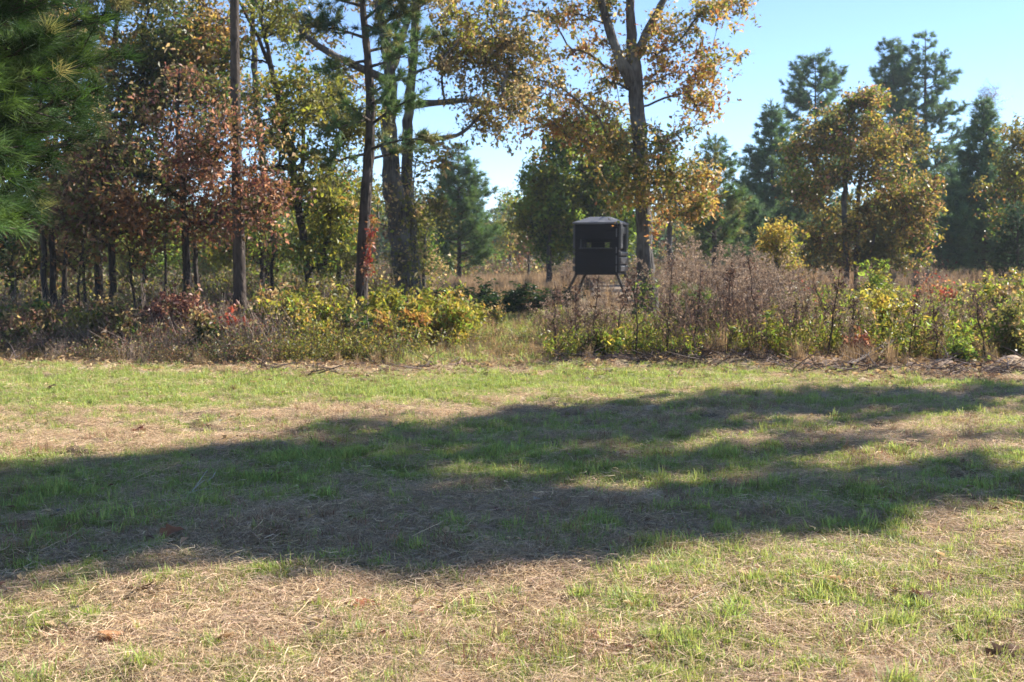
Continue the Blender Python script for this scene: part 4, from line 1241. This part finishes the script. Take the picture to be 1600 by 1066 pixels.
tag(region('orange_broomsedge', WS, [(1500, 38, 66, 650, 900, .5, .85), (700, 50, 70, 1000, 1900, .8, 1.1)], 554), kind='stuff')

# single stalks standing out dark against the rest
def stalk_mesh(seed, h):
    rng = np.random.default_rng(seed)
    g = Geo()
    s = np.linspace(0, 1, 9)[:, None]
    q = np.concatenate([rng.normal(size=(1, 2)) * .10 * s ** 1.5 + rng.normal(size=(9, 2)) * .012, s * h], 1)
    tube(g, q, np.linspace(.014, .005, 9), 5, (.07, .045, .035), cap=False)
    gl = Geo()
    for k in range(16):
        f = rng.uniform(.35, 1)
        o = np.array([np.interp(f * 8, np.arange(9), q[:, j]) for j in range(3)])
        d = unit(np.array((rng.normal(), rng.normal(), .9))) * h * .16 * (1.4 - f)
        tube(g, np.array([o, o + d * .5 + rng.normal(size=3) * .01, o + d]), [.005, .004, .002], 3, (.07, .045, .035), cap=False)
        n = 9
        P = o + d * rng.uniform(.4, 1.1, (n, 1)) + rng.normal(size=(n, 3)) * .03
        leaves(gl, P, .05, np.array((.16, .10, .075)) * rng.uniform(.5, 1.3, (n, 1)), rng, up=.1, asp=.6, droop=.5)
    return g.mesh('stem', M_DRY, True), gl.mesh('seed_head', M_DRY)


ST = [(997, 17.0, 425, 'dark dead weed stalk in front of the big oak trunk'), (1043, 17.4, 405, 'tall dark dead stalk right of the big oak trunk'),
      (1138, 17.6, 420, 'dead stalk left of a matching pair amid the brown weeds'), (1152, 18.2, 430, 'right stalk of the pair amid the brown weeds'),
      (1186, 18.0, 400, 'tall dead stalk below the small golden bush'), (1298, 17.3, 420, 'dark twin stemmed stalk left of the glowing yellow sapling'),
      (1247, 18.0, 470, 'short dead stalk between brown weeds and the twin stemmed one'), (868, 17.2, 440, 'leftmost dead stalk beside the open path'),
      (900, 17.8, 450, 'thin dead stalk under the left leg of the blind'), (928, 17.5, 430, 'dead stalk under the middle of the blind'),
      (962, 17.2, 445, 'dead stalk under the right leg of the blind'), (1085, 17.6, 430, 'dead stalk in front of the pine seedling'),
      (1330, 17.8, 470, 'bent dead stalk beside the red tinted sprig'), (1425, 17.5, 455, 'dead stalk right of the glowing yellow sapling'),
      (1470, 17.2, 470, 'grey dead stalk below the sumac sprigs'), (1545, 17.0, 460, 'dead stalk left of the silvery bush')]
for k, (px, Y, top, lab) in enumerate(ST):
    b = foot(px, Y)
    sm, hm = stalk_mesh(600 + k, at(px, top, Y)[2] - b[2])
    t = thing('dead_stalk', b, lab, 'weed', 'dead stalks at the field edge')
    link('stem', sm, t); tag(link('seed_head', hm, t), kind='stuff')

# ------------------------------------------------------------------ undergrowth below the left wood
def clump_proto(seed, pal, n=190, w=.5, h=.5, size=.055):
    rng = np.random.default_rng(seed)
    P = rng.normal(size=(n, 3)) * np.array((w * .5, w * .5, 1)); P[:, 2] = rng.random(n) ** 1.3 * h
    g = Geo()
    leaves(g, P, size, palette_cols(P, pal, rng, 3, seed, .3), rng, droop=.1)
    for k in range(16):
        e = np.array((rng.normal() * w * .5, rng.normal() * w * .5, h * rng.uniform(.5, 1.25)))
        tube(g, np.array([(e[0] * .2, e[1] * .2, -.02), e * .6 + rng.normal(size=3) * .03, e]), [.005, .004, .002], 3, (.14, .10, .08), cap=False)
    return g.mesh('clump', M_LEAF)


def twiggy_proto(seed):
    rng = np.random.default_rng(seed)
    g = Geo()
    for k in range(26):
        o = np.array((rng.normal() * .2, rng.normal() * .2, -.02))
        e = o + np.array((rng.normal() * .25, rng.normal() * .25, rng.uniform(.3, .85)))
        m = (o + e) / 2 + rng.normal(size=3) * .05
        tube(g, np.array([o, m, e]), [.006, .004, .002], 3, np.array((.25, .19, .155)) * rng.uniform(.5, 1.6), cap=False)
        for z in range(2):
            d = rng.normal(size=3) * .12 + np.array((0, 0, .06))
            tube(g, np.array([m, m + d]), [.003, .0015], 3, np.array((.25, .19, .155)) * rng.uniform(.5, 1.6), cap=False)
    P = np.stack([rng.normal(size=46) * .28, rng.normal(size=46) * .28, rng.uniform(0, .7, 46)], 1)
    leaves(g, P, .055, palette_cols(P, [('brown', 2), ('tan', 2), ('pink', 1), ('olive', 2)], rng, 3, seed, .3), rng)
    return g.mesh('clump', M_DRY)


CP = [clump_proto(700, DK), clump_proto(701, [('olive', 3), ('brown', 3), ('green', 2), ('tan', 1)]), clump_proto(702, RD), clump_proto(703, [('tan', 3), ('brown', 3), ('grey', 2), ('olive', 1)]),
      clump_proto(704, YG), clump_proto(705, OL), twiggy_proto(706), twiggy_proto(707)]


def under(name, lists, seed):
    rng = np.random.default_rng(seed)
    X, Yc, S, I = [], [], [], []
    for (n, y0, y1, px0, px1, s0, s1, ids) in lists:
        x, y = wedge(n, y0, y1, px0, px1, rng)
        X.append(x); Yc.append(y); S.append(rng.uniform(s0, s1, n)); I.append(rng.choice(ids, n))
    X, Yc, S, I = map(np.concatenate, (X, Yc, S, I))
    S = S * np.clip(.35 + .28 * (Yc - edge_y(X)), .35, 1)
    k = Yc > edge_y(X) + .15 + .3 * S
    X, Yc, S, I = X[k], Yc[k], S[k], I[k]
    return tag(scatter(name, CP, np.stack([X, Yc, gz(X, Yc)], 1), I, yaw(len(X), rng, .15), S), kind='stuff')


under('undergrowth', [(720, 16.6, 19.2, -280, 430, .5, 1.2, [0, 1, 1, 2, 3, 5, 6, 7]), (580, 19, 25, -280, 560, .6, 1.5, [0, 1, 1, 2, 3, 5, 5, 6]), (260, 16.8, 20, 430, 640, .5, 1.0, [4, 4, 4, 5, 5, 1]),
                      (170, 19, 26, 500, 720, .5, 1.1, [4, 5, 5, 1]), (560, 25, 44, -280, 660, 1.0, 2.0, [5, 4, 1, 5]), (90, 17.0, 20, 620, 860, .15, .35, [5, 3, 1]), (26, 20.2, 21.0, 680, 850, .35, .55, [0, 0, 5]), (60, 21, 30, 700, 880, .25, .5, [5, 2, 3]),  # dark low clump row at the opening added in place of a shadow band
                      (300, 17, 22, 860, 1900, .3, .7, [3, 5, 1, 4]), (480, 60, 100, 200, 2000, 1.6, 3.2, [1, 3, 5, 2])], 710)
# distant woods: one mass of foliage beyond the field
rng = np.random.default_rng(720)
FP = [clump_proto(721, [('green', 3), ('olive', 3), ('bluegreen', 2)], 300, 1.0, 1.3, .22), clump_proto(722, [('gold', 2), ('olive', 3), ('rust', 1), ('green', 2)], 300, 1.0, 1.3, .22),
      clump_proto(723, [('dark', 3), ('bluegreen', 3)], 300, 1.0, 1.3, .22)]
n = 1400
x, y = wedge(n, 105, 150, -500, 2100, rng)
z = rng.random(n) * (3.2 + 3.0 * fbm(x * .12, y * .1, 725, 2))
tag(scatter('distant_woods', FP, np.stack([x, y, z], 1), rng.integers(0, 3, n), yaw(n, rng, .3), rng.uniform(1.2, 2.6, n)), kind='stuff')

# ------------------------------------------------------------------ grass and straw on the field
def tuft_proto(seed, nb, h, w, col, spread, bw=.0042, flat=0):
    rng = np.random.default_rng(seed)
    g = Geo()
    for k in range(nb):
        a = rng.random() * 6.283
        L = h * rng.uniform(.45, 1.2)
        o = np.array((rng.normal() * w, rng.normal() * w, -.006))
        bend = rng.uniform(.1, spread)
        d = np.array((math.cos(a), math.sin(a), 0))
        sd = np.array((-math.sin(a), math.cos(a), 0)) * bw * rng.uniform(.7, 1.3) / 2
        p1 = o + d * L * bend * .25 + np.array((0, 0, L * .5)); p2 = o + d * L * bend * .8 + np.array((0, 0, L * (.95 - .4 * bend)))
        c = np.array(col) * rng.uniform(.7, 1.3) * np.array((rng.uniform(.8, 1.3), 1, 1))
        g.add([o - sd, o + sd, p1 + sd, p1 - sd, p2], [[3, 2, 4]], [[0, 1, 2, 3]], c)
    return g


TG = [tuft_proto(800 + k, 15, .07, .018, (.325, .40, .10), .8).mesh('tuft', M_GRASS) for k in range(5)]
TG += [tuft_proto(806 + k, 13, .12, .018, (.29, .37, .095), .7).mesh('tuft', M_GRASS) for k in range(2)]
rng = np.random.default_rng(810)
x, y = field_pts(330000, 3.9, 17.0, rng, .8)
pr = np.clip(green(x, y) * 1.7 - .45, .08, .95) ** 1.1
k = (rng.random(len(x)) < pr) & (y < edge_y(x) + .3 * rng.normal(size=len(x)))
x, y = x[k], y[k]
s = rng.uniform(.5, 1.22, len(x)) * (.7 + .5 * fbm(x * 1.2, y * 1.2, 812, 2)) * np.clip(.95 + (y - 5) * .015, .9, 1.1)
print('green tufts', len(x))
ii = np.where(rng.random(len(x)) < .07, rng.integers(5, 7, len(x)), rng.integers(0, 5, len(x)))
x3, y3 = wedge(5200, 16.4, 34, 590, 900, rng)
k = (rng.random(len(x3)) < np.clip(1.5 * fbm(x3 * 1.2, y3 * .8, 815, 2) - .3, .05, 1)) & (y3 > edge_y(x3) + .4)
x, y = np.r_[x, x3[k]], np.r_[y, y3[k]]
s = np.r_[s, rng.uniform(1.2, 2.4, k.sum())]; ii = np.r_[ii, rng.integers(0, 7, k.sum())]
tag(scatter('green_grass', TG, np.stack([x, y, gz(x, y)], 1), ii, yaw(len(x), rng, .2), s), kind='stuff')


def straw_proto(seed, n=70, R=.15, L0=.04, L1=.16, hz=.03):
    rng = np.random.default_rng(seed)
    g = Geo()
    for k in range(n):
        a = rng.normal() * .75
        L = L0 + (L1 - L0) * rng.random() ** 2.2
        c0 = np.array((rng.normal() * R * .6, rng.normal() * R * .6, rng.uniform(.001, hz)))
        d = np.array((math.cos(a), math.sin(a), rng.normal() * .12))
        sd = np.array((-math.sin(a), math.cos(a), rng.normal() * .4)) * rng.uniform(.0006, .0014)
        m = c0 + np.array((rng.normal() * .01, rng.normal() * .01, rng.uniform(0, .015)))
        c = np.array((.62, .485, .315)) * rng.uniform(.4, 1.3) * np.array((1, rng.uniform(.88, 1.02), rng.uniform(.8, 1.05)))
        g.add([c0 - d * L / 2 - sd, c0 - d * L / 2 + sd, m + sd, m - sd, c0 + d * L / 2 + sd * .5, c0 + d * L / 2 - sd * .5], None, [[0, 1, 2, 3], [3, 2, 4, 5]], c)
    return g.mesh('straw', M_DRY)


SP = [straw_proto(820 + k) for k in range(6)] + [straw_proto(827, 9, .2, .08, .30, .05), straw_proto(828, 9, .2, .08, .30, .05)]
rng = np.random.default_rng(830)
x, y = field_pts(82000, 3.9, 18.5, rng, 1.0)
k = rng.random(len(x)) < np.clip(1.15 - green(x, y) * .75, .35, 1) * np.clip((.5 * fbm(x * 2.2, y * 2.6, 51, 3) + .5 * fbm(x * 9, y * 9, 57, 2) - .40) * 7, .04, 1)
x, y = x[k], y[k]
tag(scatter('straw_litter', SP, np.stack([x, y, gz(x, y) + .002], 1), np.where(rng.random(len(x)) < .03, rng.integers(6, 8, len(x)), rng.integers(0, 6, len(x))), yaw(len(x), rng, .08), rng.uniform(.6, 1.25, len(x))), kind='stuff')
# upright brown dead grass
TB = [tuft_proto(840 + k, 26, .12, .035, (.27, .165, .10), 1.1, .0035).mesh('tuft', M_DRY) for k in range(4)]
rng = np.random.default_rng(845)
x, y = field_pts(14000, 4.2, 17.2, rng, 1.0)
pr = np.clip((fbm(x * 1.1, y * 1.1, 846, 3) - .50) * 3.2, 0, .8)
for (px, py, r, a) in [(1400, 690, .7, 1), (1370, 720, .5, 1), (910, 840, .2, 1), (430, 830, .4, .8), (1160, 770, .2, 1), (1130, 800, .3, .7), (770, 755, .2, .8), (1000, 640, .8, .5)]:
    q = gat(px, py); pr = np.maximum(pr, a * np.exp(-((x - q[0]) ** 2 + (y - q[1]) ** 2) / r ** 2))
k = rng.random(len(x)) < pr
x, y = x[k], y[k]
tag(scatter('dead_grass', TB, np.stack([x, y, gz(x, y)], 1), rng.integers(0, 4, len(x)), yaw(len(x), rng, .25), rng.uniform(.4, 1.05, len(x))), kind='stuff')


def litter_proto(seed, pal, n=9):
    rng = np.random.default_rng(seed)
    g = Geo()
    P = np.stack([rng.normal(size=n) * .14, rng.normal(size=n) * .14, rng.uniform(.004, .03, n)], 1)
    leaves(g, P, .08, palette_cols(P, pal, rng, 5, seed, .3), rng, up=.75, asp=.6, fold=.2, flat=.22)
    return g.mesh('litter', M_DRY)


LP = [litter_proto(850, [('brown', 2), ('tan', 3), ('pink', 3)]), litter_proto(851, [('tan', 3), ('grey', 2), ('brown', 1.5)]), litter_proto(852, [('rust', 1), ('brown', 2), ('tan', 4)])]
rng = np.random.default_rng(855)
n = 4200
px = rng.uniform(-280, 1890, n); y = edge_y((px - 800) / F * 16.5) + np.abs(rng.normal(size=n)) * 2.2 - .3 + .7 * rng.normal(size=n)
x = (px - 800) / F * y
x2, y2 = field_pts(1500, 4.2, 16, rng, .8)
x, y = np.r_[x, x2], np.r_[y, y2]
tag(scatter('leaf_litter', LP, np.stack([x, y, gz(x, y)], 1), rng.integers(0, 3, len(x)), yaw(len(x), rng, .12), np.r_[rng.uniform(.35, .9, n), rng.uniform(.25, .65, 1500)]), kind='stuff')

# ------------------------------------------------------------------ single fallen leaves, sticks, stone and clods
def oak_leaf(seed, L, col):
    rng = np.random.default_rng(seed)
    g = Geo()
    t = np.linspace(0, 1, 10)
    w = L * .30 * np.sin(np.pi * t ** .8) * (1 + .35 * np.cos(t * 22)) + .002
    curl = L * (.10 * rng.normal() * t ** 2 + .12 * np.sin(t * 3.1))
    V, Q = [], []
    for k in range(10):
        yk = L * (t[k] - .5)
        V += [(-w[k], yk, curl[k] + w[k] * .55 + rng.normal() * .003), (0, yk, curl[k]), (w[k], yk, curl[k] + w[k] * .45 + rng.normal() * .003)]
    for k in range(9):
        a = k * 3
        Q += [(a, a + 1, a + 4, a + 3), (a + 1, a + 2, a + 5, a + 4)]
    V = np.array(V); V[:, 2] += .006 - V[:, 2].min()
    c = np.array(col) * rng.uniform(.85, 1.15, (len(V), 1))
    g.add(V, None, np.array(Q), c)
    st = Geo(); tube(st, [(0, -L * .5, V[1, 2]), (.01, -L * .68, V[1, 2] + .012)], .0016, 4, np.array(col) * .6)
    return g.mesh('blade', M_DRY, True), st.mesh('leaf_stalk', M_DRY)


LV = [(572, 972, .17, (.20, .07, .03), 'rust brown curled oak leaf upright on the grass below centre'), (168, 1020, .15, (.45, .24, .12), 'orange tan leaf lying lower left'),
      (347, 1022, .14, (.50, .36, .22), 'pale tan leaf lying right of the orange tan one'), (1122, 1030, .14, (.45, .31, .22), 'pinkish tan leaf lying in green grass at bottom right'),
      (1572, 1036, .16, (.13, .07, .04), 'dark brown leaf in the bottom right corner'), (1436, 942, .16, (.12, .065, .045), 'dark curled leaf on the right sunlit grass'),
      (1305, 928, .14, (.45, .30, .17), 'small tan leaf in the middle of the right sunlit grass'), (497, 968, .14, (.46, .33, .25), 'pale pink leaf left of the rust brown one'),
      (218, 676, .19, (.26, .09, .05), 'red brown leaf on the dry sunlit strip at left'), (270, 853, .16, (.28, .12, .06), 'orange brown leaf in the left shade'),
      (835, 790, .075, (.5, .45, .38), 'whitish leaf standing in the middle shade'), (948, 672, .10, (.5, .45, .38), 'whitish leaf near the top of the shade'), (225, 940, .15, (.11, .065, .045), 'dark leaf on the dry grass at lower left'),
      (85, 613, .13, (.10, .07, .05), 'dark leaf on the far left green strip'), (920, 595, .13, (.13, .09, .07), 'grey brown leaf below the blind on the far grass'), (430, 1005, .11, (.2, .1, .06), 'small brown leaf near the bottom left of centre')]
for k, (px, py, L, c, lab) in enumerate(LV):
    q = gat(px, py)
    q[2] = float(gz(q[0], q[1])) + .012
    t = thing('fallen_leaf', q, lab, 'leaf', 'single fallen leaves on the grass', rz=k * 1.3)
    bm_, sm_ = oak_leaf(900 + k, L, c)
    o = link('blade', bm_, t); o.rotation_euler = (.35 * math.sin(k * 2.1) + .35, .2, 0)
    o2 = link('leaf_stalk', sm_, t); o2.rotation_euler = o.rotation_euler


def stick(label, pts, r, col, seed, name='fallen_stick', mat=None, forks=2):
    rng = np.random.default_rng(seed)
    q = []
    for (px, py, h) in pts:
        a = gat(px, py); q.append((a[0], a[1], float(gz(a[0], a[1])) + h, 0))
    q = smooth_path(q, .05)[:, :3]
    q += rng.normal(size=q.shape) * r * .35
    b = q[0].copy()
    t = thing(name, b, label, 'stick')
    g = Geo(); tube(g, q, np.linspace(r, r * .4, len(q)), 6, col)
    link('shaft', g.mesh('shaft', mat or M_TWIG, True, b), t)
    for f in range(forks):
        o = q[int(len(q) * rng.uniform(.35, .8))]
        e = o + (q[-1] - q[0]) * .25 + rng.normal(size=3) * np.array((.08, .08, .05)) + np.array((0, 0, .05))
        g = Geo(); tube(g, np.array([o, (o + e) / 2 + rng.normal(size=3) * .01, e]), [r * .5, r * .4, r * .2], 4, col)
        link('fork', g.mesh('fork', mat or M_TWIG, True, b), t)


M_PALEST = plain('pale_stick', (.46, .40, .33), .8, .3, (20, (.6, .54, .46)), .2)
stick('pale dry twig lying in the left shade', [(283, 785, .02), (300, 770, .04), (330, 768, .03)], .006, (.5, .4, .3), 950, mat=M_PALEST)
stick('short white twig beside the pale dry one', [(320, 757, .02), (338, 748, .05)], .007, (.5, .4, .3), 951, mat=M_PALEST, forks=0)
stick('long pale stem in the right sunlit grass', [(1010, 985, .02), (1055, 965, .03), (1102, 955, .04)], .005, (.5, .4, .3), 952, mat=M_PALEST, forks=1)
stick('pale stem on the lower left dry grass', [(268, 935, .03), (300, 928, .02), (335, 926, .03)], .004, (.5, .4, .3), 953, mat=M_PALEST, forks=0)
stick('dark log stub lying along the right field edge', [(1185, 552, .14), (1235, 549, .17), (1290, 550, .14)], .03, (.1, .1, .1), 954, name='fallen_branch')
stick('slanting bare branch at the right field edge', [(1330, 578, .06), (1370, 566, .12), (1408, 552, .28)], .025, (.1, .1, .1), 955, name='fallen_branch', forks=4)
stick('second slanting branch behind the first at the right field edge', [(1350, 572, .05), (1385, 560, .14), (1425, 552, .2)], .02, (.1, .1, .1), 956, name='fallen_branch', forks=3)
stick('pale grey branch lying under the blind at the field edge', [(885, 560, .05), (910, 563, .07), (938, 570, .03)], .02, (.1, .1, .1), 957, name='fallen_branch', mat=M_PALEST)
stick('low dark branch below the brown weeds', [(1080, 566, .06), (1120, 562, .1), (1180, 566, .06)], .022, (.1, .1, .1), 958, name='fallen_branch', forks=3)
stick('leaning dead limb in the shrubs below the rusty stems', [(172, 500, .3), (200, 492, .6), (235, 478, 1.0)], .02, (.1, .1, .1), 959, name='fallen_branch', forks=2)
# loose twigs along the edge
def twig_proto(seed):
    rng = np.random.default_rng(seed)
    g = Geo()
    for k in range(9):
        a = rng.random() * 6.283; L = rng.uniform(.15, .6)
        o = np.array((rng.normal() * .2, rng.normal() * .12, rng.uniform(0, .06)))
        d = np.array((math.cos(a), math.sin(a) * .6, rng.uniform(-.05, .35))) * L
        tube(g, np.array([o, o + d * .5 + rng.normal(size=3) * .02, o + d]), [.008, .006, .003], 4, np.array((.13, .095, .08)) * rng.uniform(.5, 2), cap=False)
    return g.mesh('twigs', M_DRY)


rng = np.random.default_rng(960)
n = 110
px = rng.uniform(-20, 1630, n); px = np.where(rng.random(n) < .75, rng.uniform(860, 1630, n), px)
y = edge_y((px - 800) / F * 16.5) + rng.normal(size=n) * .35 + .35
x = (px - 800) / F * y
tag(scatter('twig_litter', [twig_proto(961 + k) for k in range(4)], np.stack([x, y, gz(x, y)], 1), rng.integers(0, 4, n), yaw(n, rng, .1), rng.uniform(.6, 1.3, n)), kind='stuff')


def stone(label, px, py, r, mat, seed, name, cat):
    rng = np.random.default_rng(seed)
    q = gat(px, py); q[2] = float(gz(q[0], q[1]))
    th = np.linspace(0, math.pi, 9); ph = np.linspace(0, 2 * math.pi, 14, endpoint=False)
    g = Geo(); V = []
    for a in th:
        for b in ph:
            d = np.array((math.sin(a) * math.cos(b), math.sin(a) * math.sin(b), math.cos(a)))
            s = 1 + .35 * (noise2(d[0] * 2 + seed, d[1] * 2 + d[2] * 1.7, seed) - .5) + .12 * (noise2(d[0] * 6, d[1] * 6 + d[2] * 5, seed + 1) - .5)
            V.append(d * s * np.array((r, r * .75, r * .55)))
    Q = [(k * 14 + j, k * 14 + (j + 1) % 14, k * 14 + 14 + (j + 1) % 14, k * 14 + 14 + j) for k in range(8) for j in range(14)]
    g.add(np.array(V), None, np.array(Q))
    o = link(name, g.mesh(name, mat, True), None, q)
    return tag(o, label, cat)


stone('pale rough stone in the grassy path left of the weeds', 823, 522, .13, plain('pale_stone', (.42, .36, .31), .9, .2, (9, (.58, .52, .46)), .5), 970, 'stone', 'stone')
M_CLOD = plain('dry_clod', (.30, .21, .15), .95, .1, (12, (.44, .33, .24)), .8)
stone('tan earth clod at the right field edge under the lime bush', 1475, 576, .18, M_CLOD, 971, 'earth_clod', 'clod')
stone('tan earth clod at the right edge of the picture', 1580, 578, .22, M_CLOD, 972, 'earth_clod', 'clod')

# ------------------------------------------------------------------ the air
g = Geo()
box_geo(g, -460, 460, -460, 460, -1.6, 23.0, bev=0)
hz = bpy.data.materials.new('haze_air'); hz.use_nodes = True
N = hz.node_tree.nodes; N.remove(N['Principled BSDF'])
pv = N.new('ShaderNodeVolumePrincipled')
pv.inputs['Color'].default_value = (.86, .93, 1, 1)
pv.inputs['Density'].default_value = 0.0005
hz.node_tree.links.new(pv.outputs[0], N['Material Output'].inputs['Volume'])
tag(link('haze', g.mesh('haze', hz)), kind='stuff')
